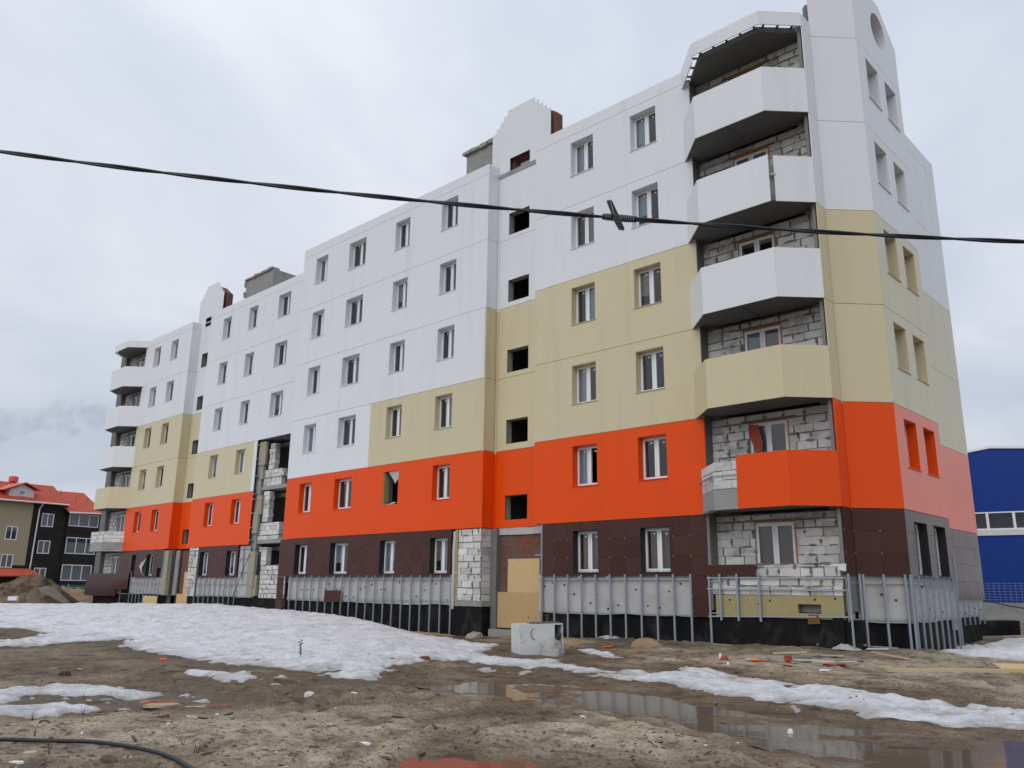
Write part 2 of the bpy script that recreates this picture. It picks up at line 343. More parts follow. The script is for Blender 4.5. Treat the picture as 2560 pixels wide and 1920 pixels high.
# ------------------------------------------------------------------ terrain: ground, puddles, snow
WL = -1.672
def gpl(pts, z=-1.65): return [gp(a, b, z) for a, b in pts]
PUD = [gpl([(880, 1478), (1000, 1474), (1150, 1472), (1300, 1482), (1420, 1502), (1550, 1520), (1700, 1546), (1900, 1573), (2100, 1588), (2330, 1600), (2360, 1740), (1790, 1740), (1750, 1665), (1690, 1628), (1600, 1598), (1500, 1573), (1400, 1549), (1300, 1531), (1200, 1521), (1100, 1509), (1000, 1495), (920, 1484)]),
       gpl([(850, 1710), (878, 1637), (940, 1632), (1002, 1624), (1035, 1634), (1083, 1642), (1105, 1635), (1149, 1642), (1185, 1665), (1200, 1710)]),
       gpl([(292, 1515), (324, 1510), (362, 1508), (372, 1514), (341, 1519)]),
       gpl([(446, 1519), (475, 1516), (497, 1519), (475, 1523)])]
SNOW_BIG = gpl([(-60, 1403), (0, 1401), (101, 1398), (166, 1388), (276, 1383), (262, 1389), (238, 1398), (214, 1399), (250, 1401), (291, 1412), (353, 1418), (410, 1427), (445, 1437), (487, 1442), (535, 1447), (605, 1450), (640, 1462), (730, 1471), (842, 1473), (880, 1445), (936, 1430), (964, 1431), (1042, 1440), (1105, 1445), (1183, 1450), (1250, 1462),
    (1296, 1470), (1391, 1476), (1495, 1497), (1561, 1509), (1648, 1521), (1751, 1532), (1834, 1546), (1876, 1563), (2000, 1571), (2124, 1584), (2300, 1594),
    (2300, 1540), (2212, 1534), (2083, 1526), (1958, 1509), (1834, 1495), (1710, 1476), (1586, 1455), (1470, 1438), (1443, 1444), (1437, 1454), (1388, 1453), (1333, 1444), (1257, 1436), (1224, 1426), (1183, 1426), (1125, 1427), (1068, 1415), (1062, 1406), (1103, 1397), (1040, 1392), (986, 1382)]) + [(-24.5, -1.2), (-30, -.4), (-36.5, -.3), (-37, 1.3), (-66, 1.3), (-120, -4), (-120, -16)]
BITE = gpl([(-40, 1358), (0, 1358), (39, 1360), (80, 1370), (58, 1377), (-40, 1393)])
SMALL = [[(0, 670), (230, 650), (400, 630), (700, 625), (1000, 650), (1150, 680), (1240, 700), (1100, 715), (860, 730), (500, 705), (250, 705), (200, 720), (70, 760), (-200, 800), (-200, 700)],
    [(-200, 790), (240, 765), (440, 755), (560, 765), (700, 780), (770, 815), (650, 835), (540, 840), (420, 865), (210, 888), (120, 870), (-200, 860)],
    [(690, 775), (800, 735), (855, 752), (760, 778)], [(1270, 705), (1420, 692), (1530, 735), (1400, 742)],
    [(1270, 545), (1400, 535), (1500, 528), (1680, 545), (1830, 528), (1930, 575), (1750, 598), (1600, 582), (1400, 562)], [(1950, 575), (2040, 553), (2135, 577), (2050, 588)], [(1320, 590), (1400, 578), (1445, 600), (1350, 604)],
    [(365, 495), (400, 488), (435, 498), (400, 504)], [(465, 512), (560, 500), (640, 488), (650, 515), (560, 520)], [(430, 730), (500, 708), (550, 715), (480, 738)]]
SMALL = [gpl([(a*.2969, 1296.1+b*.2969) for a, b in p]) for p in SMALL]
SMALL += [gpl([(1296.1+a*.41407, 1339.3+b*.41407) for a, b in p]) for p in ([(945, 465), (1010, 456), (1105, 485), (1010, 492)], [(322, 380), (420, 372), (405, 391)], [(1280, 505), (1400, 500), (1430, 520), (1300, 525)])]
SMALL += [gpl(p) for p in ([(1222, 1404), (1290, 1405), (1357, 1424), (1300, 1422)], [(1098, 1454), (1150, 1450), (1168, 1457), (1120, 1461)], [(1012, 1448), (1060, 1446), (1080, 1450), (1040, 1452)], [(1280, 1388), (1330, 1385), (1375, 1390), (1320, 1394)], [(1390, 1390), (1440, 1389), (1450, 1394), (1400, 1396)])]
RBANK = [(-7.3, 1.9), (-6.6, .6), (-5.3, 1.2), (-2, 3), (0, 15), (-8.2, 15), (-8.6, 6.2), (-7.3, 5.2)]
def graded(segs):
    out = [segs[0][0]]
    for a, b, s in segs:
        k = max(1, int(round((b-a)/s))); out += list(np.linspace(a, b, k+1)[1:])
    return np.array(out)
def geo(a, b, s, g=1.35):
    out = []; x = a
    while x < b: x += s; s *= g; out.append(x)
    return np.array(out)
gx = np.concatenate([-geo(90, 700, 3)[::-1]-0, graded([(-90, -50, .7), (-50, -32, .3), (-32, -18, .13), (-18, 0, .07), (0, 12, .35)]), geo(12, 700, .8)])
gy = np.concatenate([-geo(30, 700, 1)[::-1], graded([(-30, -19.8, .4), (-19.8, -8, .07), (-8, 3, .11), (3, 18, .4), (18, 70, 1.6)]), geo(70, 700, 3)])
GX, GY = np.meshgrid(gx, gy, indexing='ij')
def pld(px, py, pl):
    d = np.full(px.shape, 1e9)
    for a, b in zip(pl[:-1], pl[1:]):
        ex, ey = b[0]-a[0], b[1]-a[1]; wx, wy = px-a[0], py-a[1]; tt = np.clip((wx*ex+wy*ey)/(ex*ex+ey*ey), 0, 1); d = np.minimum(d, np.hypot(wx-ex*tt, wy-ey*tt))
    return d
RUTS = [gpl([(640, 1720), (760, 1630), (850, 1585), (980, 1545), (1150, 1527), (1300, 1540), (1500, 1585), (1700, 1660)]), gpl([(800, 1720), (900, 1625), (1000, 1580), (1130, 1556), (1290, 1567), (1450, 1610), (1560, 1680)]),
        gpl([(-60, 1455), (200, 1445), (420, 1462), (640, 1486), (860, 1492)]), gpl([(-60, 1474), (180, 1462), (400, 1480), (620, 1508), (830, 1516)]), gpl([(1250, 1400), (1500, 1428), (1800, 1455), (2260, 1490)]), gpl([(1300, 1412), (1560, 1442), (1850, 1474), (2260, 1510)])]
def gfun(X, Y):
    b = -1.632+.27*np.exp(-((X+9.5)/4.2)**2-((Y-1.2)/2.6)**2)-.10*np.exp(-((X+25)/4)**2-((Y)/2.0)**2)+.16*np.exp(-((X+16)/3.5)**2-((Y-.5)/2.0)**2)
    b += .30*sm(6, 30, Y)*sm(-12, -4, X)
    near = np.exp(-np.maximum(0, np.hypot(X+8, Y+12)-25)/15)
    n = .034*fbm(X, Y, .9, 4, 3)+.05*fbm(X, Y, 3.1, 4, 5, .62)*near
    tr = np.sin((X*.55+Y*.83)*2*math.pi/.28)*np.clip(fbm(X, Y, .35, 2, 9)*3-.8, 0, 1)*.022*near
    for rp in RUTS:
        q = np.abs(psd(X, Y, rp)) if False else pld(X, Y, rp); tr += (-.035*np.exp(-(q/.13)**2)+.022*np.exp(-((q-.26)/.09)**2)+.012*np.sin((X*.3+Y*.95)*2*math.pi/.13)*np.exp(-(q/.12)**4))*near      # tyre ruts with tread
    foot = -np.clip(fbm(X, Y, 1.9, 2, 21)-.38, 0, 1)*.16*near
    g = b+n+tr+foot
    w = np.zeros_like(X)
    for p in PUD:
        s = psd(X, Y, p)+(.5*fbm(X, Y, 1.1, 5, 31, .6) if p is PUD[0] else .09*fbm(X, Y, 1.3, 4, 31)+(.12 if len(p) < 6 else 0))
        w = np.maximum(w, sm(-.45, .35, s))
    g = g*(1-w)+(WL-.013+.060*fbm(X, Y, 1.2, 5, 41, .6))*w
    return np.maximum(g, -1.9)
GZ = gfun(GX, GY)
def gz(x, y): return float(gfun(np.array([[float(x)]]), np.array([[float(y)]]))[0, 0])
def sheet(name, X, Y, Z, keep, m, attr=None):
    nx, ny = X.shape; idx = np.arange(nx*ny).reshape(nx, ny)
    q = np.stack([idx[:-1, :-1], idx[1:, :-1], idx[1:, 1:], idx[:-1, 1:]], -1)
    k = keep[:-1, :-1] | keep[1:, :-1] | keep[1:, 1:] | keep[:-1, 1:]
    q = q[k]; used = np.unique(q); mp = np.zeros(nx*ny, int); mp[used] = np.arange(len(used)); q = mp[q]
    V = np.stack([X.ravel(), Y.ravel(), Z.ravel()+H], 1)[used]
    me = bpy.data.meshes.new(name); me.vertices.add(len(V)); me.vertices.foreach_set('co', V.ravel())
    me.loops.add(q.size); me.loops.foreach_set('vertex_index', q.ravel().astype(np.int32)); me.polygons.add(len(q))
    me.polygons.foreach_set('loop_start', (np.arange(len(q))*4).astype(np.int32)); me.polygons.foreach_set('loop_total', np.full(len(q), 4, np.int32))
    if attr is not None: me.attributes.new('thick', 'FLOAT', 'POINT').data.foreach_set('value', attr.ravel()[used].astype(np.float32))
    me.polygons.foreach_set('use_smooth', np.ones(len(q), bool)); me.update(calc_edges=True); me.validate(); me.materials.append(M[m])
    return link(name, me)
DRY = [gpl([(-200, 1568), (0, 1562), (300, 1548), (560, 1528), (760, 1545), (900, 1590), (820, 1640), (760, 1740), (-200, 1760)]), gpl([(1300, 1416), (1700, 1428), (2300, 1450), (2300, 1500), (1900, 1475), (1500, 1440)]), gpl([(1080, 1560), (1300, 1556), (1520, 1600), (1560, 1650), (1250, 1625)])]
dr = np.zeros_like(GX)
for p in DRY: dr = np.maximum(dr, sm(-.9, .9, psd(GX, GY, p)+.8*fbm(GX, GY, .7, 4, 101)))
ws = psd(GX, GY, SNOW_BIG)
for p in SMALL: ws = np.maximum(ws, psd(GX, GY, p))
dr -= 1.1*np.exp(-np.maximum(-ws-.05, 0)/.45)          # soaked margin of the melting snow
o = sheet('ground', GX, GY, GZ, np.ones_like(GX, bool), 'sand', dr); o['kind'] = 'structure'
# snow lies on it
def snow_t(X, Y):
    en = .35*fbm(X, Y, .55, 3, 51)+.34*fbm(X, Y, 2.3, 5, 53, .72)
    s = psd(X, Y, SNOW_BIG); sb = -psd(X, Y, BITE)
    s1 = np.minimum(s, sb)+en*.9
    t1 = -.06+.112*sm(-.15, .6, s1)*1.0+.05*sm(.5, 2.5, s1)
    A = np.interp(X, [-110, -75, -58, -45, -36, -28, -22, -17.5, -13], [.1, .12, .30, .58, .74, .62, .38, .14, 0])
    bk = sm(-13.5, -4.5, Y)*(1-.45*sm(-4, .5, Y))
    t1 = t1+A*bk*sm(.2, 3.2, s1)
    t1 += (.06*fbm(X, Y, 1.2, 4, 61)+.05*fbm(X, Y, 3.4, 4, 63, .7))*sm(0, .6, s1)
    t1 -= .19*np.clip(fbm(X, Y, 1.1, 5, 71, .68)-.10, 0, 1)*sm(-1.6, .3, -(s-1.0))          # thin, broken rim
    T = np.where(s1 > -.6, t1, -.2)
    for p in SMALL:
        q = psd(X, Y, p)+.26*fbm(X, Y, 2.8, 5, 81, .72); T = np.maximum(T, -.06+.105*sm(-.12, .30, q)+.025*fbm(X, Y, 3, 3, 83)*sm(0, .2, q))
    q = psd(X, Y, RBANK)+.4*fbm(X, Y, .9, 4, 91)
    T = np.maximum(T, -.06+.12*sm(-.1, .4, q)+.42*sm(.2, 2.6, q)+.05*fbm(X, Y, 2, 4, 93)*sm(0, .5, q))
    return T
ST = snow_t(GX, GY)
SZ = np.where(ST > .02, np.maximum(GZ, -1.70), GZ)*0+np.maximum(GZ, -1.68)+ST
o = sheet('snow', GX, GY, SZ, (SZ > GZ-.02) & (ST > -.05), 'snow', SZ-GZ); tag(o, kind='structure')
def top(x, y):
    X = np.array([[float(x)]]); Y = np.array([[float(y)]]); g = gfun(X, Y)
    return float(max(g[0, 0], max(g[0, 0], -1.68)+snow_t(X, Y)[0, 0]))
for i, p in enumerate(PUD):
    p = np.array(p); c = p.mean(0); q = p+(p-c)/np.linalg.norm(p-c, axis=1)[:, None]*.35
    mb = MB(); mb.v = [(a, b_, 0) for a, b_ in q]; mb.f = [tuple(range(len(q)))]
    me = mb.mesh('puddle', 'water')
    o = link('puddle', me, None, Matrix.Translation((0, 0, H+WL))); o['kind'] = 'structure'
# ------------------------------------------------------------------ the apartment building under cladding
J = [17.19, 14.19, 11.20, 8.22, 5.28, 2.29]; PT = 17.66
BLD = thing('apartment_building', 'long unfinished six-storey block clad in white, beige and orange sheets over brown tiles', 'building', Matrix.Translation((-36, 6, .1)))
COLS = ['white', 'white', 'beige', 'beige', 'orange']
SE = .215
def zwin(k): return (J[k]-1.765, J[k]-.33) if k < 5 else (.60, 2.0)
def clad(Fm, u0, u1, z0, z1, c, holes=(), seam=SE, t=.03, name='cladding_panel'):
    return part(name, plate(u0, u1, z0+.007, z1-.007, holes, t, seam), c, BLD, Fm)
_wc = {}
def wmesh(w, h):
    if (w, h) in _wc: return _wc[(w, h)]
    m = MB(); c = w/2
    m.box(0, .05, 0, .07, 0, h).box(w-.05, w, 0, .07, 0, h).box(.05, w-.05, .002, .07, 0, .05).box(.05, w-.05, .002, .07, h-.05, h).box(c-.035, c+.035, .004, .07, .05, h-.05)
    for a, b_ in ((.05, c-.035), (c+.035, w-.05)):
        m.box(a, a+.05, -.018, .05, .05, h-.05).box(b_-.05, b_, -.018, .05, .05, h-.05).box(a+.05, b_-.05, -.016, .05, .05, .11).box(a+.05, b_-.05, -.016, .05, h-.105, h-.05)
    f = m.mesh('window', 'frame')
    ps = [MB().box(a+.05, b_-.05, .018, .024, .11, h-.105).mesh('pane', 'glass') for a, b_ in ((.05, c-.035), (c+.035, w-.05))]
    _wc[(w, h)] = (f, ps); return _wc[(w, h)]
_rc = {}
def window(Fm, u0, u1, z0, z1, rev, depth=.28, sill=True, open_=False, sticker=0, board=None, parent=None, frame=True):
    w, h = round(u1-u0, 2), round(z1-z0, 2); W = Fm @ Matrix.Translation((u0, depth, z0))
    f, ps = wmesh(w, h)
    if frame:
        wo_ = part('window', f, None, BLD, W)
        for i, p in enumerate(ps):
            if open_ and i == 1: continue
            part('pane', p, None, wo_, W @ Matrix.Translation((w/2, 0, h/2)) @ Matrix.Rotation(random.gauss(0, .006), 4, 'Z') @ Matrix.Rotation(random.gauss(0, .006), 4, 'X') @ Matrix.Translation((-w/2, 0, -h/2)))
            if board is None and random.random() < .30: part('pane_film', MB().box((.11 if i == 0 else w/2+.09), (w/2-.09 if i == 0 else w-.11), .05, .052, random.choice((.12, .3, .5)), h-.11), random.choice(('film', 'film', 'film2')), wo_, W)
        if sticker:
            part('sticker', MB().box(w*.28, w*.28+.07, .0145, .0175, h-.22, h-.16), 'paper', wo_, W)
            part('sticker', MB().box(w*.70, w*.70+.07, .0145, .0175, h-.24, h-.18), 'paper', wo_, W)
        if board: part('inner_board', MB().box(.06, w-.06, .16, .18, .06, h-.06), board, wo_, W)
    else: wo_ = part('window_opening', MB().box(0, w, .30, .32, -.02, 0), 'concrete_dark', BLD, W)
    if rev:
        k = (w, h, rev, depth)
        if k not in _rc:
            d = depth; e = .002
            _rc[k] = (MB().box(e, .014, -d+.004, 0, .004, h-e).box(w-.014, w-e, -d+.004, 0, .004, h-e).box(.014, w-.014, -d+.004, 0, h-.014, h-e).mesh('reveal', rev),
                      MB().box(-.03, w+.03, -d-.035, -d-.002, -.012, .004).box(e, w-e, -d-.002, 0, -.012+e*2, .003).mesh('sill', rev))
        part('reveal', _rc[k][0], None, wo_, W)
        if sill: part('sill', _rc[k][1], None, wo_, W)
    return wo_
# aerated concrete blocks, each one an object, on a mortar backing
_bm = []
for i in range(6):
    m_ = MB().box(-.5, .5, 0, 1, -.5, .5)
    for k in range(8):
        x, y, z = m_.v[k]; m_.v[k] = (x+random.uniform(-.02, .02), y+random.uniform(0, .025), z+random.uniform(-.035, .035))
    _bm.append(m_.mesh('block', 'block'))
def block(par, Fm, a, b_, c, d, dep=.1, y=0):
    W = Fm @ Matrix.Translation(((a+b_)/2, y+random.uniform(-.008, .006), (c+d)/2)) @ Matrix.Rotation(random.uniform(-.006, .006), 4, 'Y') @ Matrix.Diagonal((b_-a, dep, d-c, 1))
    return link('block', random.choice(_bm), par, W)
def block_wall(Fm, u0, u1, z0, z1, holes=(), bh=.25, bl=.6, joint=(.008, .06), dep=.1, y=0, name='block_wall', back=True):
    wl_ = part(name, plate(u0, u1, z0, z1, holes, .12, 0, y+.014), 'mortar', BLD, Fm) if back else link(name, None, BLD, Fm)
    smr = MB()
    def smear(cx, cz, lx, lz):
        b0 = len(smr.v); n_ = 10
        smr.v += [(cx+lx*math.cos(q*.628)*random.uniform(.45, 1.15), y-.011, cz+lz*math.sin(q*.628)*random.uniform(.45, 1.15)) for q in range(n_)]; smr.f.append(tuple(b0+q for q in range(n_)))
    r = 0; z = z0
    while z < z1-.06:
        zt = min(z+bh, z1); jz = random.choice((.008, .012, .028, .04)); x = u0-(0 if r % 2 else bl*.5)-random.uniform(0, .1)
        while x < u1:
            L = bl*random.choice((1, 1, 1, .9, .55)); a, b_ = max(x, u0), min(x+L, u1); jx = random.choice((joint[0], .014, .03, .045, joint[1])); x += L
            segs = [(a, b_-jx)]
            for ha, hb, hc, hd in holes:
                if z < hd-.04 and zt > hc+.04:
                    ns = []
                    for s0, s1 in segs:
                        if s1 <= ha or s0 >= hb: ns.append((s0, s1)); continue
                        if s0 < ha: ns.append((s0, ha-.008))
                        if s1 > hb: ns.append((hb+.008, s1))
                    segs = ns
            for s0, s1 in segs:
                if s1-s0 > .06: block(wl_, Fm, s0, s1, z, zt-jz, dep, y)
                if back and s1-s0 > .25 and random.random() < .6: smear(s1, (z+zt)/2+random.uniform(-.05, .05), random.uniform(.03, .06), random.uniform(.06, .13))
                if back and s1-s0 > .25 and random.random() < .6: smear(random.uniform(s0+.15, s1-.1), zt-jz/2, random.uniform(.12, .3), random.uniform(.026, .05))
        z += bh; r += 1
    if smr.f: part('mortar_smears', smr, 'mortar', wl_, Fm, kind='stuff')
    return wl_
_sc = {}
def stud(Fm, u, z0, z1, y=0):
    k = round(z1-z0, 2)
    if k not in _sc: _sc[k] = MB().box(-.032, .032, 0, .03, 0, k).box(-.013, .013, -.014, 0, .002, k-.002).box(-.036, .036, -.004, -.0005, k*.42, k*.42+.05).mesh('stud', 'steel')
    return link('stud', _sc[k], BLD, Fm @ Matrix.Translation((u, y, z0)) @ Matrix.Rotation(random.uniform(-.008, .008), 4, 'Y'))
def rail(Fm, u0, u1, z, y=.045, h=.035, dz=0):
    m = MB(); m.v = [(u0, y, z), (u1, y, z+dz), (u1, y, z+h+dz), (u0, y, z+h), (u0, y+.02, z), (u1, y+.02, z+dz), (u1, y+.02, z+h+dz), (u0, y+.02, z+h)]
    m.f = [(0, 1, 2, 3), (5, 4, 7, 6), (4, 0, 3, 7), (1, 5, 6, 2), (3, 2, 6, 7), (4, 5, 1, 0)]
    return part('rail', m, 'steel', BLD, Fm)
def membrane(Fm, u0, u1, z0, z1, y=.13, seed=1, dots=True, mt='membrane', tilt=0):
    nx = max(3, int((u1-u0)/.12)); nz = max(3, int((z1-z0)/.12))
    X, Z = np.meshgrid(np.linspace(u0, u1, nx+1), np.linspace(0, 1, nz+1), indexing='ij')
    zb = z0+.06*fbm(X, X*0+seed, .8, 3, seed)+tilt*(X-u0)/(u1-u0)
    ZZ = zb+(z1-zb)*Z; Yd = y+.035*fbm(X+ZZ*.3, ZZ*.45, 1.5, 3, seed+3)+.02*np.abs(fbm(X*1.6, ZZ*.5, 1.9, 2, seed+9))
    m = MB(); m.v = list(zip(X.ravel(), Yd.ravel(), ZZ.ravel())); idx = np.arange(X.size).reshape(X.shape)
    m.f = [(int(idx[i, j]), int(idx[i+1, j]), int(idx[i+1, j+1]), int(idx[i, j+1])) for i in range(nx) for j in range(nz)]
    o = part('membrane', m, mt, BLD, Fm, smooth=True)
    if dots:
        d = MB(); n = int((u1-u0)*2.2)
        for i in range(n):
            cx = u0+.15+(u1-u0-.3)*(i+random.random()*.7)/n; cz = z0+.15+(z1-z0-.3)*random.random()
            yy = y-.03; b0 = len(d.v); r_ = .028
            d.v += [(cx+r_*math.cos(q*math.pi/4), yy, cz+r_*math.sin(q*math.pi/4)) for q in range(8)]+[(cx+r_*math.cos(q*math.pi/4), yy+.07, cz+r_*math.sin(q*math.pi/4)) for q in range(8)]
            d.f += [tuple(b0+q for q in range(8))]+[(b0+q, b0+(q+1) % 8, b0+8+(q+1) % 8, b0+8+q) for q in range(8)]
        part('fastener_caps', d, 'black_reveal', o, Fm, kind='stuff')
    return o
def tiles(Fm, u0, u1, ztop, nrow, holes=(), y=.012, w=.6, h=.6, skip=(), mt='tile'):
    cl_ = MB(); n = int(round((u1-u0)/w)); w = (u1-u0)/n
    for r in range(nrow):
        for c in range(n):
            a, b_, z1 = u0+c*w, u0+(c+1)*w, ztop-r*h; z0 = z1-h
            if any(s0 < (a+b_)/2 < s1 and q0 < (z0+z1)/2 < q1 for s0, s1, q0, q1 in skip): continue
            if any(ha <= a and hb >= b_ and hc <= z0 and hd >= z1 for ha, hb, hc, hd in holes): continue
            mp = plate(a+.003, b_-.003, z0+.003, z1-.003, holes, .012, 0, y+random.uniform(-.0015, .0015))
            if mp.f: part('tile', mp, mt, BLD, Fm)
            if r and not any(ha-.05 < a < hb+.05 and hc-.05 < z1 < hd+.05 for ha, hb, hc, hd in holes): cl_.box(a-.022, a-.008, y-.006, y-.002, z1-.022, z1+.02).box(a+.008, a+.022, y-.006, y-.002, z1-.022, z1+.02)
    if cl_.f: part('tile_clips', cl_, 'clip', BLD, Fm, kind='stuff')
def bit(Fm, u0, u1, z0, z1, y=.24, d=.06): return part('foundation', plate(u0, u1, z0, z1, (), d, 0, y), 'bitumen', BLD, Fm)
def inner(Fm, u0, u1, z0, z1, holes=(), y=.31, t=.25, m='interior', name='wall'): return part(name, plate(u0, u1, z0, z1, holes, t, 0, y), m, BLD, Fm)

# ---- right section, front wall
F0 = fr_(0, 0)
WB = [(-35.46, -34.38), (-32.52, -31.12), (-28.84, -27.76), (-25.57, -24.49)]
WE = [(-18.14, -17.04), (-15.36, -14.24)]
BROKEN = (2, 4)
hb = {k: [(a, b_, *zwin(k)) for a, b_ in WB] for k in range(6)}; he = {k: [(a, b_, *zwin(k)) for a, b_ in WE] for k in range(6)}
for k in range(5):
    c = COLS[k]; z1, z0 = J[k], J[k+1]
    if k == 3:
        clad(F0, -36.65, -30.0, z0, z1, 'white', hb[k]); clad(F0, -29.992, -22.6, z0, z1, 'beige', hb[k])
    else: clad(F0, -36.65, -22.6, z0, z1, 'white' if k == 2 else c, hb[k])
    clad(F0, -19.93, -12.86, z0, z1, c, he[k])
    for i, (a, b_) in enumerate(WB):
        cc = 'white' if (k < 3 or (k == 3 and i < 2)) else c
        if (i, k) == BROKEN: continue
        window(F0, a, b_, *zwin(k), cc, sticker=i % 2)
    for i, (a, b_) in enumerate(WE): window(F0, a, b_, *zwin(k), c, sticker=1, open_=(k == 4 and i == 0))
clad(F0, -36.65, -22.6, J[0], PT, 'white'); clad(F0, -19.93, -13.0, J[0], PT, 'white')
for a, b_ in WB: window(F0, a, b_, *zwin(5), 'black_reveal', board=None)
for a, b_ in WE: window(F0, a, b_, *zwin(5), 'black_reveal', board='brownboard', sticker=1)
# the opening without a window: wool reveal and torn foil
a, b_ = WB[2]; z0, z1 = zwin(4); W_ = F0 @ Matrix.Translation((a, .03, z0))
ho = part('window_opening', MB().box(0, .05, 0, .3, 0, z1-z0), 'wool_yellow', BLD, W_); part('wool_reveal', MB().box(b_-a-.05, b_-a, 0, .3, 0, z1-z0), 'wool_yellow', ho, W_)
part('torn_foil', MB().add([(.3, .03, 1.43), (1.06, .02, 1.43), (1.05, .0, 1.1), (.82, -.01, .88), (.62, .02, 1.12), (.5, .05, 1.2)], [(0, 5, 4, 3, 2, 1)]), 'membrane', ho, W_)
part('torn_foil', MB().add([(.0, .0, .0), (.7, -.02, .0), (.95, .0, .07), (.75, .03, .10), (.4, .04, .03)], [(0, 1, 2, 3, 4)]), 'membrane', ho, W_)
allb = [h for k in range(6) for h in hb[k]]; alle = [h for k in range(6) for h in he[k]]
inner(F0, -36.4, -22.85, -2.2, 17.5, allb); inner(F0, -19.7, -13.05, -2.2, 17.5, alle)
# sides of the stair recess
FR = fr_(-22.6, 0, 90); FN = fr_(0, .62); FL = fr_(-19.93, .62, -90)
HS = [(-21.98, -20.83, *z) for z in ((17.28, 17.92), (14.37, 15.35), (11.40, 12.36), (8.42, 9.36), (5.53, 6.49), (2.59, 3.52))]
for k in range(5):
    c = COLS[k]; z1, z0 = J[k], J[k+1]
    clad(FR, .032, .618, z0, z1, c); clad(FN, -22.6, -19.93, z0, z1, c, HS, t=.03); clad(FL, 0, .59, z0, z1, c)
    part('corner_trim', MB().box(-22.565, -22.49, -.03, -.002, z0-.10, z1-.1), c, BLD, FN)
    part('corner_trim', MB().box(-22.66, -22.598, -.006, -.001, z0-.03, z1-.03), c if c != 'beige' or k != 2 else 'beige', BLD, F0)
clad(FR, .032, .618, J[0], PT, 'white'); clad(FL, 0, .59, J[0], PT, 'white')
inner(FN, -22.6, -19.93, 2.3, 17.3, HS, .12, .2, 'concrete')
def stair_gable(dx, y, hole):
    Fg = fr_(dx, y)
    n = 15; w = .2236; x0 = -23.05
    for i in range(n):
        a, b_ = x0+i*w, x0+(i+1)*w
        tp = min(19.41+.22*i, 20.29, 19.41+.22*(n-1-i))
        zb = J[0]+.004 if (a > -22.61 and b_ < -19.92) else PT+.03
        part('cladding_strip', plate(a+.001, b_-.001, zb, tp, [hole], .03, 0), 'white', BLD, Fg)
    pl = [(-22.98, 18.0), (-19.55, 18.0), (-19.55, 19.25), (-20.55, 19.95), (-22.1, 19.95), (-22.98, 19.2)]
    part('brick_gable', MB().slabxz(pl, .22, .60), 'brick', BLD, Fg)
    part('brick_wall', plate(-22.98, -19.55, 17.35, 17.99, [(-21.9, -20.9, 17.0, 17.9)], .38, 0, .22), 'brick', BLD, Fg)
stair_gable(0, .62, HS[0])
# roof, floors, rear and cross walls behind the front
ROOF_Z = 17.32
part('roof', MB().prism([(-36.4, .6), (-9.1, .6), (-9.1, 12.7), (-36.4, 12.7)], ROOF_Z-.2, ROOF_Z), 'concrete', BLD, fr_(0, 0))
part('roof', MB().prism([(-65, 2.6), (-36.6, 2.6), (-36.6, 14.4), (-65, 14.4)], ROOF_Z-.2, ROOF_Z), 'concrete', BLD, fr_(0, 0))
for z in J[1:]+[-.5]:
    part('floor_slab', MB().prism([(-36.3, .95), (-9.2, .95), (-9.2, 12.6), (-36.3, 12.6)], z-.32, z-.1), 'interior', BLD, fr_(0, 0))
    part('floor_slab', MB().prism([(-64.9, 2.75), (-36.45, 2.75), (-36.45, 14.3), (-64.9, 14.3)], z-.32, z-.1), 'interior', BLD, fr_(0, 0))
for x in (-36.3, -33.4, -29.9, -26.6, -22.9, -19.7, -16.2, -13.1, -9.3): part('partition', MB().box(x-.1, x+.1, .60, 12.6, -2, 17.1), 'interior', BLD, fr_(0, 0))
for x in (-64.8, -60.4, -57, -53.2, -50.1, -46.4, -43.2, -38.5): part('partition', MB().box(x-.1, x+.1, 2.62, 14.3, -2, 17.1), 'interior', BLD, fr_(0, 0))
part('partition', MB().box(-36.2, -9.4, 4.6, 4.8, -2, 17.1), 'interior', BLD, fr_(0, 0)); part('partition', MB().box(-64.7, -36.5, 6.3, 6.5, -2, 17.1), 'interior', BLD, fr_(0, 0))
part('rear_wall', MB().box(-36.5, -8.9, 12.72, 12.98, -.05, PT), 'white', BLD, fr_(0, 0)); part('rear_wall', MB().box(-65.2, -36.7, 14.42, 14.7, -2.2, PT), 'white', BLD, fr_(0, 0))
part('side_wall', MB().box(-36.62, -36.45, .3, 12.7, -2.2, PT), 'concrete', BLD, fr_(0, 0)); part('side_wall', MB().box(-65.3, -65.1, 3.4, 14.4, -2.2, PT), 'concrete', BLD, fr_(0, 0))
part('parapet', MB().box(-36.4, -22.7, .06, .3, ROOF_Z, PT-.01), 'concrete', BLD, fr_(0, 0)); part('parapet', MB().box(-19.8, -13.2, .06, .3, ROOF_Z, PT-.01), 'concrete', BLD, fr_(0, 0))
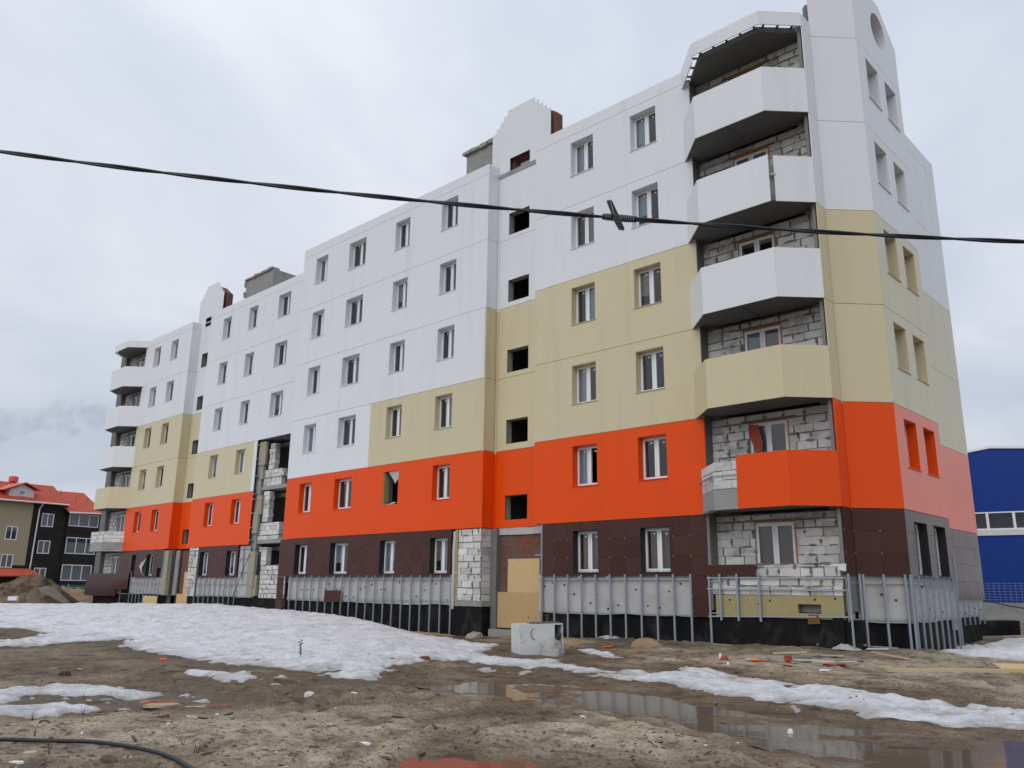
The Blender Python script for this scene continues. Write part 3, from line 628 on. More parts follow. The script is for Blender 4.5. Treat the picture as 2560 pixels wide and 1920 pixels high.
# roof huts of bare concrete
h_ = part('roof_hut', MB().box(-27.8, -22.5, 3.5, 8, ROOF_Z, 21.45), 'concrete', BLD, fr_(0, 0))
for i in range(9): part('coping_block', MB().box(-27.95+i*.6, -27.42+i*.6, 3.35, 3.9, 21.46, 21.62+random.uniform(0, .08), .03), 'concrete', h_, fr_(0, 0))
h_ = part('roof_hut', MB().box(-52.4, -48.7, 5, 10, ROOF_Z, 21.4), 'concrete', BLD, fr_(0, 0))
for i in range(6): part('coping_block', MB().box(-52.5+i*.63, -51.95+i*.63, 4.9, 5.5, 21.41, 21.54+random.uniform(0, .06), .03), 'concrete', h_, fr_(0, 0))
for z in (18.6, 19.4, 20.2, 21.0): part('corner_block', MB().box(-52.62, -52.4, 4.95, 5.4, z, z+.38, .02), 'concrete', h_, fr_(0, 0))
part('roof_hut', MB().box(-49.6, -48.9, 4, 4.8, ROOF_Z, 19.2, .06), 'concrete', BLD, fr_(0, 0))

# ---- ground storey, right section
tiles(F0, -36.85, -24.30, 2.286, 3, hb[5]); tiles(F0, -19.58, -12.93, 2.286, 3, he[5])
tiles(F0, -36.85, -36.25, .486, 3); tiles(F0, -13.53, -12.93, .486, 2)
part('tile', plate(-13.14, -11.4, .49, .79, (), .012, 0, -.05), 'tile', BLD, F0)
part('tile', plate(-32.7, -31.45, -.62, -.12, (), .012, 0, -.03), 'tile', BLD, F0)
membrane(F0, -36.0, -24.25, -.62, .52, .13, 2); membrane(F0, -19.78, -13.5, -.74, .52, .13, 5, tilt=.04)
membrane(fr_(-19.93, .5, -50), 0, .6, -.8, .5, .0, 23, dots=False)
bit(F0, -36.4, -22.62, -2.3, .2); bit(F0, -19.7, -12.95, -2.3, .2)
for i in range(20):
    u = -35.66+i*.6
    zb = gz(u, -.1) if u > -28.5 else -1.72
    stud(F0, u, max(zb-.04, -1.85), .535)
for i in range(11):
    u = -19.58+i*.6
    if i == 0: stud(F0, u, gz(u, 0), 2.27)
    else: stud(F0, u, gz(u, -.05)-.03, .535)
stud(F0, -12.93, gz(-12.93, 0)-.03, .5)
rail(F0, -35.8, -24.2, .36); rail(F0, -35.95, -24.2, -.55, dz=.09); rail(F0, -19.85, -13.5, .36); rail(F0, -19.8, -13.5, -.72, dz=.04)
for z in (1.98, 1.2): rail(F0, -19.95, -19.6, z, .06)
for u in (-17.9, -16.7, -32.2, -29.3): part('bracket', MB().box(u-.04, u+.04, .03, .3, .37, .52), 'steel', BLD, F0)
# block pier, wool and brick beside the stair door
stub = block_wall(fr_(0, .04), -23.9, -22.62, -.42, 2.27, bh=.245, bl=.62, dep=.2)
for i in range(11): block(stub, fr_(-22.61, .05, 90), .02+.01*(i % 2), .58, -.42+i*.245, -.42+i*.245+.235, .1)
part('wool_strip', MB().box(-24.16, -23.93, .03, .3, -.62, 2.26, .02), 'wool_yellow', BLD, F0)
membrane(fr_(-24.22, .02), 0, .16, -.75, 2.2, -.02, 31, dots=False)
part('plinth', MB().box(-23.95, -22.55, .02, .6, -.62, -.43), 'concrete', BLD, F0)
bit(fr_(0, 0), -24.2, -22.56, -2.3, -.63, .05, .55)
part('column', MB().box(-22.59, -22.28, .5, .9, -1.9, 2.27), 'concrete_dark', BLD, F0)
bw = part('brick_wall', plate(-22.3, -19.7, -2.0, 2.06, (), .3, 0, .70), 'brick', BLD, F0)
membrane(fr_(0, .6), -22.6, -19.75, 2.02, 2.285, .03, 8, dots=False)
part('plywood_sheet', MB().box(-21.79, -20.20, .62, .64, -.39, 1.13), 'plywood', BLD, F0, label='pale plywood sheet boarding up the stair door')
part('osb_sheet', MB().box(-22.27, -20.02, .585, .605, -1.36, -.08), 'osb', BLD, F0, label='coarse chipboard sheet across the foot of the stair door')
part('meter_box', MB().box(-21.98, -21.86, .64, .72, .88, 1.02), 'steel_dark', BLD, F0)
part('door_step', MB().box(-22.4, -19.95, .25, .7, -1.95, -1.42), 'concrete', BLD, F0)

# ---- loggia, balconies, corner and end wall of the right section
OCT = [(-13.15, 0), (-12.1, -1.08), (-9.70, -1.08), (-8.75, -.10)]
def seg(p, q): return fr_(p[0], p[1], math.degrees(math.atan2(q[1]-p[1], q[0]-p[0]))), math.hypot(q[0]-p[0], q[1]-p[1])
def inset(poly, d, cx=-10.95, cy=.6): return [(x+(cx-x)*d, y+(cy-y)*d) for x, y in poly]
def loggia(k, poly, mx=1, wx=(-11.6, -10.37), x0=-12.85, x1=-8.9, yw=.45, zb=None):
    fl, ce = (J[k+1] if k < 5 else -.42), J[k]
    wz = (J[k]-1.75, J[k]-.30) if k < 5 else (.45, 2.0)
    Fw = fr_(0, yw)
    zlo = fl+.98 if k < 5 else -.45
    if mx < 0 and k < 5: zlo = fl+1.2
    block_wall(Fw, x0, x1, zlo, ce-.03, [(wx[0], wx[1], *wz)], bh=.252, bl=.62)
    w = window(Fw, wx[0], wx[1], *wz, None, depth=.05, board='brownboard' if (k == 5 and mx > 0) else None, open_=(k == 2))
    if mx > 0: part('foam_seam', MB().box(wx[1]+.002, wx[1]+.04, -.02, .1, wz[0], wz[1]-.05, .008), 'foam', BLD, Fw)
    if mx > 0: part('foam_seam', MB().box(wx[0]-.02, wx[1]+.02, -.02, .1, wz[1]+.002, wz[1]+.03, .006), 'foam', BLD, Fw)
    part('lintel', MB().box(wx[0]-.25, wx[1]+.25, -.02, .05, wz[1]+.04, wz[1]+.09), 'concrete_dark', BLD, Fw)
    return w
for k in range(6): loggia(k, OCT)
part('column', MB().box(-13.05, -12.85, .04, .75, -.5, 17.25), 'concrete_dark', BLD, F0)
part('column', MB().box(-8.97, -8.80, .12, .7, -.45, 17.25), 'concrete_dark', BLD, F0)
slab_poly = [(-13.05, .03), (-12.06, -1.0), (-9.74, -1.0), (-8.82, -.06), (-8.82, .46), (-13.05, .46)]
PC = ['white', 'white', 'white', 'beige', 'orange']
BAL = []
for k in range(5):
    b0 = part('balcony', MB().prism(slab_poly, J[k+1]+.06, J[k+1]+.22).box(-11.10, -11.0, -.95, .4, J[k+1]+.045, J[k+1]+.06), 'concrete_dark', BLD, F0); BAL.append(b0)
    for i in range(3):
        Fs, L = seg(OCT[i], OCT[i+1]); z0, z1 = J[k+1], J[k+1]+1.51
        if k == 4 and i == 0: continue
        u0 = 0.0
        if k == 4 and i == 1: u0 = .82
        if k == 1 and i == 2: u0 = .16
        ht = 1.48 if (k == 1 and i == 2) else 1.51
        part('parapet_panel', plate(u0+.003, L-.003, z0, z0+ht, (), .035, 1.2), PC[k], b0, Fs)
    if k != 4: part('parapet_core', MB().prism(inset(OCT, .06)+inset(OCT, .12)[::-1], J[k+1]+.22, J[k+1]+1.2), 'concrete', b0, F0)
b0 = BAL[4]                                 # second floor: bare blocks where the sheets are missing
for (p, q, a) in ((inset(OCT, .035)[0], inset(OCT, .035)[1], .12), (inset(OCT, .035)[1], inset(OCT, .035)[2], 0)):
    Fs, L = seg(p, q); L2 = L if a else 1.0
    part('edge_beam', plate(a, L2, 2.28, 2.87, (), .12, 0, 0), 'concrete', b0, Fs)
    z = 2.88
    for r in range(3):
        x = a-(.3 if r % 2 else 0)
        while x < L2:
            block(b0, Fs, max(x, a), min(x+.6, L2)-.012, z, z+.245, .12); x += .6
        z += .262
    part('rail', MB().box(a-.35 if a else 0, L2, -.05, -.03, 3.25, 3.285), 'steel', b0, Fs); part('rail', MB().box(a-.35 if a else 0, L2, -.05, -.03, 2.3, 2.335), 'steel', b0, Fs)
part('orange_foil', MB().add([(-11.55, .38, 4.95), (-11.25, .36, 4.9), (-11.12, .33, 4.35), (-11.2, .3, 3.75), (-11.3, .31, 3.72), (-11.38, .33, 4.2), (-11.52, .36, 4.5)], [(0, 6, 5, 4, 3, 2, 1)]), 'redpart', b0, F0)
part('steel_link', MB().box(-9.85, -9.55, -1.0, -.97, 12.05, 12.1), 'steel', BAL[1], F0)
# canopy over the top balcony: a sheet fascia held off the slab by brackets
cp = part('canopy', MB().prism(inset(slab_poly, .10), 17.16, 17.34), 'concrete_dark', BLD, F0)
for i in range(3):
    Fs, L = seg(OCT[i], OCT[i+1]); part('fascia', plate(.003, L-.003, 17.22 if i else 16.98, 17.70, (), .03, .6), 'white', cp, Fs)
    n = 5 if i == 1 else 3
    for j in range(n):
        u = L*(j+.5)/n; part('bracket', MB().box(u-.03, u+.03, .03, .42, 17.30, 17.35), 'steel_dark', cp, Fs)
FS = fr_(-8.75, -.10, 90); FP, LP = seg((-8.75, .53), (-7.72, 1.6)); FE = fr_(-7.72, 1.6, 90); FD = fr_(-8.85, 5.55, 90)
END_COLS = {'orange': 'orange_film', 'beige': 'beige_end'}      # end wall sheets: orange still under protective film, beige in a paler tone
WEND = [(.70, 1.76), (2.38, 3.44)]
for k in range(5):
    c = COLS[k]; z1, z0 = J[k], J[k+1]; hh = [(a, b_, *zwin(k)) for a, b_ in WEND]
    clad(FS, .02, .628, z0, z1, c); clad(FP, .002, LP-.002, z0, z1, c); clad(FE, .002, 3.95, z0, z1, END_COLS.get(c, c), hh)
    clad(FD, .03, 7.45, z0, z1, END_COLS.get(c, c))
    for a, b_ in WEND: window(FE, a, b_, *zwin(k), c, depth=.3)
    part('corner_trim', MB().box(.575, .628, -.012, -.002, z0-.06, z1-.06), c, BLD, FS)
clad(FS, .02, .628, J[0], 17.69, 'white'); clad(FP, .002, LP-.002, J[0], 18.87, 'white'); clad(FD, .03, 7.45, J[0], 17.85, 'white')
part('cladding_panel', MB().box(-8.85, -7.76, 5.51, 5.54, -1, 18.87), 'white', BLD, F0)
inner(FE, .05, 3.9, -2.2, 17.2, [(a, b_, *zwin(k)) for k in range(6) for a, b_ in WEND], .33, .25)
inner(FD, .1, 7.3, -2.2, 17.4, (), .33, .2); inner(FP, .05, LP-.05, -2.2, 18.6, (), .3, .2); inner(FS, .1, .6, .55, 17.3, (), .10, .1)
# round-headed gable with its circular opening
cu, cz, cr = 2.27, 18.70, .66; oc = [(.002, J[0]+.004), (3.948, J[0]+.004), (3.948, 18.87), (2.55, 19.86), (1.4, 19.86), (.002, 18.87)]
angs = sorted([math.atan2(z-cz, x-cu) for x, z in oc]+[math.pi*2*i/72-math.pi for i in range(72)])
def hitp(an):
    d = (math.cos(an), math.sin(an)); best = 1e9
    for i in range(len(oc)):
        (ax, az), (bx, bz) = oc[i], oc[(i+1) % len(oc)]; ex, ez = bx-ax, bz-az; den = d[0]*ez-d[1]*ex
        if abs(den) < 1e-9: continue
        t_ = ((ax-cu)*ez-(az-cz)*ex)/den; s_ = ((ax-cu)*d[1]-(az-cz)*d[0])/den
        if t_ > 0 and -1e-6 <= s_ <= 1+1e-6: best = min(best, t_)
    return (cu+d[0]*best, cz+d[1]*best)
gm = MB(); rm = MB(); n = len(angs)
for an in angs:
    ox, oz = hitp(an); ix, iz = cu+cr*math.cos(an), cz+cr*math.sin(an)
    gm.v += [(ix, 0, iz), (ox, 0, oz), (ox, .03, oz), (ix, .03, iz)]; r3 = cr+.01
    rm.v += [(cu+(cr-.004)*math.cos(an), .004, cz+(cr-.004)*math.sin(an)), (cu+(cr-.004)*math.cos(an), .5, cz+(cr-.004)*math.sin(an))]
for i in range(n):
    a, b_ = 4*i, 4*((i+1) % n); gm.f += [(a, a+1, b_+1, b_), (a+1, a+2, b_+2, b_+1), (a+2, a+3, b_+3, b_+2), (a+3, a, b_, b_+3)]
    rm.f.append((2*i, 2*((i+1) % n), 2*((i+1) % n)+1, 2*i+1))
gb = part('gable_panel', gm, 'white', BLD, FE); part('round_reveal', rm, 'white', gb, FE)
part('gable_wall', MB().slabxz([(.05, 17.2), (3.9, 17.2), (3.9, 18.8), (2.5, 19.75), (1.45, 19.75), (.05, 18.8)], .502, .7), 'concrete', BLD, FE)
part('roof_kerb', MB().box(-9.4, -8.9, .9, 1.6, 17.3, 18.0).box(-9.5, -8.85, .85, 1.65, 18.0, 18.08), 'concrete', BLD, F0)
# ground storey of the corner
he6 = [(a, b_, .53, 2.0) for a, b_ in WEND]
tiles(FS, .02, .628, 2.286, 3); tiles(FP, .002, LP-.002, 2.286, 3); tiles(FE, .002, 3.95, 2.286, 3, he6, mt='tile_polished'); tiles(FD, 2.0, 7.45, 2.286, 4, mt='tile_polished')
for a, b_ in WEND: window(FE, a, b_, .53, 2.0, 'black_reveal', depth=.26)
lw = block_wall(fr_(0, .05), -12.88, -8.95, -.05, .80, bh=.255, bl=.62, dep=.25)
part('wool_band', plate(-12.75, -8.98, -.66, -.06, [(-10.25, -9.6, -.52, -.28)], .1, 0, .03), 'wool_yellow', BLD, F0)
part('rust_plate', MB().box(-9.95, -9.65, -.02, .03, -.78, -.55, .03), 'rust', BLD, F0)
for u, v in ((-12.3, -.2), (-11.4, -.3), (-11.05, -.2), (-9.75, -.15), (-9.2, -.12)): part('fastener_cap', MB().tube([(u, .02, v), (u, .035, v)], .03, 8), 'black_reveal', BLD, F0)
bit(F0, -12.95, -8.62, -2.3, -.66, .06, .4)
part('loggia_floor', MB().box(-12.85, -8.95, .30, .5, -.5, -.3), 'concrete', BLD, F0)
for u in (-12.55, -12.0, -11.32): stud(F0, u, -.78, .53, -.06)
rail(F0, -13.0, -8.85, .40, -.02, .04); rail(F0, -13.0, -8.85, .08, -.02, .04); rail(F0, -13.0, -8.85, -.70, -.02, .04, .1)
for z in (.3, 0, -.6): rail(F0, -13.0, -12.5, z, .02, .03)
stud(F0, -12.93, .8, 2.27, .03)
part('floodlight', MB().box(-8.98, -8.82, -.05, .08, .60, .78, .03), 'enamel', BLD, F0)
membrane(FS, .05, .62, -.72, .5, .12, 12); membrane(FP, 0, LP, -.72, .5, .12, 14); membrane(FE, 0, 3.95, -.72, .5, .12, 16); membrane(FD, 2, 7.4, -.75, -.05, .12, 18)
bit(FS, .1, .9, -2.3, -.6, .25, .3); bit(FP, -.1, LP+.1, -2.3, -.6, .25, .3); bit(FE, 0, 3.95, -2.3, -.6, .25, .3); bit(FD, .5, 7.4, -2.3, -.6, .25, .3)
for Fm, us in ((FS, (.05,)), (FP, (.04, .14, .72, 1.3, 1.45)), (FE, (.1, .62, 1.14, 1.66, 2.18, 2.7, 3.22, 3.7, 3.93))):
    for u in us:
        p = Fm @ Vector((u, 0, 0)); stud(Fm, u, gz(p.x, p.y)-.05 if u != 3.93 else -1.45, .53 if u != 3.93 else 1.2)
for u in np.arange(2.2, 7.4, .6): stud(FD, float(u), -1.0, -.08)
for Fm, a, b_ in ((FS, 0, .6), (FP, 0, LP), (FE, 0, 3.9)): rail(Fm, a, b_, .28); rail(Fm, a, b_, -.66)
rail(FD, 2, 7.4, -.7)

# ---- left section, set back 1.7 m
Y1 = 1.70; L0 = fr_(0, Y1); LN = fr_(0, Y1+.62); LR = fr_(-53.05, Y1, 90)
WA = [(-58.86, -57.78), (-56.10, -55.0)]; WC = [(-48.6, -47.53), (-45.34, -44.27), (-41.93, -40.6)]
HSL = [(-52.5, -51.35, *h[2:]) for h in HS]
for k in range(5):
    c = COLS[k]; z1, z0 = J[k], J[k+1]; cb_ = 'white' if k < 3 else c
    clad(L0, -60.35, -53.05, z0, z1, c, [(a, b_, *zwin(k)) for a, b_ in WA], seam=.43)
    clad(LR, .032, .618, z0, z1, c, seam=0); clad(LN, -53.05, -50.38, z0, z1, c, HSL, seam=0)
    for a, b_ in WA: window(L0, a, b_, *zwin(k), c)
    hc = [(a, b_, *zwin(k)) for a, b_ in WC]
    if k < 3: clad(L0, -50.38, -36.7, z0, z1, 'white', hc, seam=.43)
    else: clad(L0, -50.38, -43.31 if k == 3 else -42.95, z0, z1, c, hc, seam=.43)
    for i, (a, b_) in enumerate(WC):
        if i < 2 or k < 3: window(L0, a, b_, *zwin(k), cb_)
clad(L0, -43.30, -42.95, J[4], J[3], 'white', seam=0)
clad(L0, -60.35, -53.05, J[0], PT, 'white'); clad(L0, -50.38, -36.7, J[0], PT, 'white'); clad(LR, .032, .618, J[0], PT, 'white', seam=0)
inner(L0, -60.3, -53.1, -2.2, 17.5, [(a, b_, *zwin(k)) for k in range(6) for a, b_ in WA]); inner(L0, -50.2, -42.7, -2.2, 17.5, [(a, b_, *zwin(k)) for k in range(6) for a, b_ in WC[:2]])
inner(L0, -42.7, -36.7, J[3]+.05, 17.5, [(a, b_, *zwin(k)) for k in range(3) for a, b_ in WC]); inner(LN, -53.05, -50.38, 2.3, 17.3, HSL, .12, .2, 'concrete')
part('opening_bar', MB().box(-52.5, -51.35, .0, .03, 17.55, 17.6), 'frame', BLD, LN)
part('parapet', MB().box(-60.2, -53.2, Y1+.06, Y1+.3, ROOF_Z, PT-.01), 'concrete', BLD, F0); part('parapet', MB().box(-50.2, -36.8, Y1+.06, Y1+.3, ROOF_Z, PT-.01), 'concrete', BLD, F0)
stair_gable(-30.55, Y1+.62, (-21.95, -20.8, 17.28, 17.92))
# the bay still without cladding
for z in (5.28, 2.29): part('slab_edge', MB().box(-42.75, -36.8, Y1+.28, Y1+1.1, z+.04, z+.24), 'concrete', BLD, F0)
part('column', MB().box(-43.15, -42.55, Y1+.22, Y1+.6, -.6, 8.15), 'concrete', BLD, F0)
part('soffit', MB().box(-42.6, -36.8, Y1+.1, Y1+1.2, 8.2, 8.26), 'concrete_dark', BLD, F0)
Fg = fr_(0, Y1+.30)
gw = block_wall(Fg, -42.4, -40.5, 5.53, 6.45, bh=.235, bl=.56, dep=.3, back=False)
for z, a, b_ in ((6.47, -42.0, -41.42), (6.77, -42.0, -41.40), (7.07, -41.98, -41.42), (7.37, -42.0, -41.42), (7.67, -41.95, -41.45)): block(gw, Fg, a, b_, z, z+.28, .3)
block(gw, Fg, -40.8, -40.3, 6.02, 6.24, .3, -.05)
gw = block_wall(Fg, -42.6, -40.35, 2.54, 3.5, bh=.25, bl=.56, dep=.3, back=False)
for i in range(7): block(gw, Fg, -42.25, -41.65+.05*(i % 2), 3.52+i*.245, 3.52+i*.245+.235, .3)
gw = block_wall(Fg, -41.95, -36.9, -.6, 1.14, bh=.25, bl=.56, dep=.3)
for i in range(4): block(gw, Fg, -42.0-.25*(i > 2), -41.45, 1.15+i*.245, 1.15+i*.245+.235, .3)
for a, b_, z0, z1, y in ((-42.85, -42.15, 6.75, 8.1, .12), (-42.75, -42.35, 5.95, 6.75, .18), (-42.75, -42.2, 3.95, 5.0, .15), (-42.85, -42.35, 2.9, 4.1, .10), (-42.95, -42.2, .0, 1.9, .06), (-42.9, -42.3, -.6, 0, .06), (-42.3, -42.0, -.5, .6, .12)):
    part('wool_slab', MB().box(a, b_, y, y+.16, z0, z1, .02), 'wool', BLD, L0)
for z in (7.9, 7.1, 6.1, 5.1, 4.8, 4.0, 3.2, 2.5): part('bracket', MB().box(-42.95, -42.78, -.02, .2, z, z+.05), 'steel', BLD, L0)
membrane(L0, -44.02, -42.85, -.56, 2.22, .10, 33)
for z in (2.05, 1.5, .75): rail(L0, -44.0, -42.9, z, .06, .04)
stud(L0, -43.45, .4, 2.25, .04); bit(L0, -42.95, -36.8, -2.3, -.6)
part('red_tub', MB().box(-41.9, -41.5, .35, .6, 6.47, 6.66, .02), 'redpart', BLD, L0)
part('loose_cable', MB().tube([(-41.3, .2, 2.02), (-42.3, .15, 2.02), (-42.8, .05, 1.75), (-43.2, -.05, .9), (-43.7, -.1, -.1), (-44.2, -.1, -.9)], .018, 5), 'rubber', BLD, L0)
# ground storey of the left section
hc5 = [(a, b_, *zwin(5)) for a, b_ in WC[:2]]; ha5 = [(a, b_, *zwin(5)) for a, b_ in WA]
tiles(L0, -48.86, -44.03, 2.286, 3, hc5); tiles(L0, -58.4, -53.75, 2.286, 3, ha5, skip=[(-54.3, -53.7, .4, 1.1), (-58.4, -57.7, 0.4, 1.7)])
tiles(L0, -60.6, -58.42, 2.286, 3)
for a, b_ in WC[:2]: window(L0, a, b_, *zwin(5), 'black_reveal')
window(L0, *WA[1], *zwin(5), 'black_reveal')
part('torn_foil', MB().add([(-57.0, -.06, 1.2), (-56.6, -.10, 1.45), (-56.0, -.02, 1.75), (-56.25, -.03, 1.5), (-56.45, -.08, 1.1), (-56.4, -.05, .75), (-56.1, 0, .62), (-56.55, -.06, .85), (-56.7, -.1, 1.1)], [(0, 8, 4, 3, 2, 1), (8, 7, 5, 4), (7, 6, 5)]), 'membrane', BLD, L0)
for i, (a, b_, z0, z1) in enumerate(((-65.9, -64.0, -.76, .78), (-64.0, -62.1, -.76, .78), (-62.1, -60.3, -.76, .78), (-60.3, -58.4, -.3, .78))):
    part('tile', plate(a+.003, b_-.003, z0, z1, (), .014, 0, -.08), 'tile', BLD, L0)
membrane(L0, -58.35, -53.1, -.58, .5, .12, 41); membrane(L0, -48.9, -42.95, -.58, .48, .12, 43)
for i in range(9): stud(L0, -58.2+i*.55, -1.6, .52 if i else .9)
for i in range(9): stud(L0, -48.85+i*.6, -1.6, .52)
for z in (.1, -.55): rail(L0, -58.3, -53.1, z); rail(L0, -49.0, -43.0, z)
stud(L0, -53.6, .4, 2.25); rail(L0, -54.2, -53.4, 1.1); rail(L0, -54.2, -53.4, 2.1); stud(L0, -59.7, -1.4, -.2); rail(L0, -59.8, -58.6, -.6)
bit(L0, -60.3, -53.1, -2.3, .2); bit(L0, -50.2, -42.9, -2.3, .2); bit(L0, -65.2, -60.2, -2.3, -.4, .3, .3)
part('wool_slab', MB().box(-53.55, -52.95, .06, .3, -.6, 2.2, .02), 'wool', BLD, L0); part('wool_slab', MB().box(-52.9, -52.4, .5, .62, -.6, 2.2, .02), 'concrete', BLD, L0)
block_wall(fr_(0, Y1+.05), -50.05, -48.9, -.6, 2.28, bh=.245, bl=.6, dep=.2)
part('brick_wall', plate(-52.4, -50.0, -2.0, 2.2, (), .3, 0, .70), 'brick', BLD, L0)
part('plywood_sheet', MB().box(-51.6, -50.3, .60, .62, -.55, .85), 'plywood', BLD, L0); part('osb_sheet', MB().box(-52.3, -50.2, .56, .58, -1.6, -.5), 'plywood', BLD, L0)
part('plywood_sheet', MB().box(-55.2, -53.15, -.3, -.28, -1.6, -.66), 'plywood', BLD, L0, label='plywood sheet leaning at the foot of the studs')
# left loggia and balconies
OCL = [(-64.5, Y1-.1), (-63.55, Y1-1.08), (-61.15, Y1-1.08), (-60.1, Y1)]
for k in range(6): loggia(k, OCL, -1, (-62.88, -61.65), -64.3, -60.38, Y1+.45)
part('column', MB().box(-65.3, -64.3, Y1+.15, Y1+1.7, -.6, 17.4), 'concrete_dark', BLD, F0); part('column', MB().box(-60.4, -60.25, Y1+.05, Y1+.7, -.6, 17.25), 'concrete_dark', BLD, F0)
slL = [(-73.25-x, Y1+y) for x, y in slab_poly][::-1]
insL = lambda p, d: inset(p, d, -62.3, Y1+.6)
for k in range(5):
    b0 = part('balcony', MB().prism(slL, J[k+1]+.06, J[k+1]+.22), 'concrete_dark', BLD, F0)
    for i in range(3):
        if k < 4:
            Fs, L = seg(OCL[i], OCL[i+1]); part('parapet_panel', plate(.004, L-.004, J[k+1], J[k+1]+1.51), PC[k], b0, Fs)
        else:
            pi_ = insL(OCL, .04); Fs, L = seg(pi_[i], pi_[i+1]); part('edge_beam', plate(.003, L-.003, 2.28, 2.9, (), .1), 'concrete', b0, Fs)
            for r in range(3):
                x = -(.3 if r % 2 else 0)
                while x < L: block(b0, Fs, max(x, .01), min(x+.6, L)-.012, 2.91+r*.255, 2.91+r*.255+.24, .12); x += .6
cp = part('canopy', MB().prism(insL(slL, .07), 17.16, 17.34), 'concrete_dark', BLD, F0)
for i in range(3):
    Fs, L = seg(OCL[i], OCL[i+1]); part('fascia', plate(.003, L-.003, 17.19, 17.69, (), .03), 'white', cp, Fs)
# ------------------------------------------------------------------ neighbouring buildings
def simple_window(root, Fm, u0, u1, z0, z1, n=2, y=0, fm='frame'):
    w, h = u1-u0, z1-z0; W = Fm @ Matrix.Translation((u0, y, z0)); m = MB(); e = .09
    m.box(0, e, -.05, .05, 0, h).box(w-e, w, -.05, .05, 0, h).box(e, w-e, -.05, .05, 0, e).box(e, w-e, -.05, .05, h-e, h)
    for i in range(1, n): m.box(w*i/n-e/2, w*i/n+e/2, -.045, .05, e, h-e)
    o = part('window', m, fm, root, W)
    for i in range(n):
        a = e if i == 0 else w*i/n+e/2; b_ = w-e if i == n-1 else w*(i+1)/n-e/2
        part('pane', MB().box(a, b_, .0, .02, e, h-e), 'glass', o, W)
    return o
HF = fr_(-102.06, 6.03, 101.86)
hs_ = thing('neighbouring_house', 'three-storey house with red tiled roof, mustard and dark panelled walls beyond the fence', 'house', Matrix.Translation((-102.06, 6.03, 0)) @ Matrix.Rotation(math.radians(101.86), 4, 'Z'))
wl1 = [(-.28, .98, 4.63, 6.08), (-.32, .95, 1.66, 3.08)]; wl2 = [(3.4, 4.8, 6.27, 7.77), (3.4, 4.8, 3.3, 4.76), (3.38, 4.76, .31, 1.75)]; wl3 = [(6.45, 10.08, 6.55, 8.02), (6.45, 10.08, 3.42, 5.28), (6.38, 10.0, .4, 2.2)]
part('wall', plate(-14, 2.3, 1.95, 8.85, wl1+[(-5.3, -4.05, 4.63, 6.08), (-9.3, -8.05, 4.63, 6.08)], .3), 'house_yellow', hs_, HF); part('wall', plate(-14, 2.3, -1.8, 1.945, wl1, .3), 'house_dark', hs_, HF)
part('wall', plate(2.3, 6.3, -1.8, 8.85, wl2, .3, 0, -.01), 'house_dark', hs_, HF); part('wall', plate(6.3, 10.35, -1.8, 8.15, wl3, .3, 0, -.25), 'house_dark', hs_, HF)
part('wall', MB().box(-14, 10.3, .8, 11, -1.8, 8.1), 'interior', hs_, HF); part('wall', MB().box(10.05, 10.34, .06, 11, -1.8, 8.1), 'house_dark', hs_, HF)
for w in wl1+[(-5.3, -4.05, 4.63, 6.08), (-9.3, -8.05, 4.63, 6.08)]: simple_window(hs_, HF, *w, n=2, y=.05)
for w in wl2: simple_window(hs_, HF, *w, n=2, y=.05)
for w in wl3: simple_window(hs_, HF, *w, n=3, y=-.2)
# roofs with tile courses as real ribs
def roof_slope(root, pts, n, m='red_roof', name='roof'):
    a, b_, c, d = [Vector(p) for p in pts]; mb = MB()      # a-b eave, d-c ridge
    for i in range(n):
        t0, t1 = i/n, (i+1)/n; p, q, r, s = a.lerp(d, t0), b_.lerp(c, t0), b_.lerp(c, t1), a.lerp(d, t1)
        up_ = Vector((0, -.02, .05)); mb.quad(p+up_, q+up_, r, s); mb.quad(p, q, q+up_, p+up_)
    return part(name, mb, m, root, HF)
rf = roof_slope(hs_, [(-15, -.7, 8.68), (5.95, -.7, 8.92), (6.66, 4.5, 11.43), (-15, 4.5, 11.1)], 18)
roof_slope(hs_, [(-15, 9.7, 8.7), (6.6, 9.7, 8.9), (6.66, 4.5, 11.43), (-15, 4.5, 11.1)], 6)
roof_slope(hs_, [(5.8, -1.0, 8.05), (10.3, -1.0, 8.25), (10.55, 4.5, 11.0), (6.0, 4.5, 10.88)], 18)
part('gable_wall', MB().add([(10.2, -.3, 8.1), (10.2, 9, 8.1), (10.4, 4.4, 10.9)], [(0, 1, 2)]), 'house_dark', hs_, HF)
part('gutter', MB().tube([(-15, -.75, 8.64), (5.9, -.75, 8.86)], .09, 6), 'frame', hs_, HF); part('gutter', MB().tube([(5.9, -1.05, 8.0), (10.25, -1.05, 8.18)], .09, 6), 'frame', hs_, HF)
part('downpipe', MB().tube([(3.0, -.7, 8.8), (2.9, -.2, 8.2), (2.85, -.12, 1.6)], .07, 6), 'frame', hs_, HF); part('downpipe', MB().tube([(10.5, -1.0, 8.1), (10.42, -.4, 7.6), (10.42, -.35, -1)], .07, 6), 'frame', hs_, HF)
dm = part('dormer', MB().slabxz([(-.35, 9.25), (2.35, 9.25), (2.35, 10.15), (1.05, 10.75), (-.35, 10.1)], .35, 3.2), 'house_white', hs_, HF)
part('dormer_roof', MB().add([(-1.35, -.1, 9.93), (1.08, -.1, 10.98), (2.95, -.1, 10.25), (-1.35, 3.6, 9.93), (1.08, 3.6, 10.98), (2.95, 3.6, 10.25), (-1.35, -.1, 9.83), (1.08, -.1, 10.86), (2.95, -.1, 10.15)], [(0, 1, 4, 3), (1, 2, 5, 4), (0, 6, 7, 1), (1, 7, 8, 2)]), 'red_roof', dm, HF)
simple_window(dm, HF, .60, 1.35, 9.5, 10.12, 1, .33)
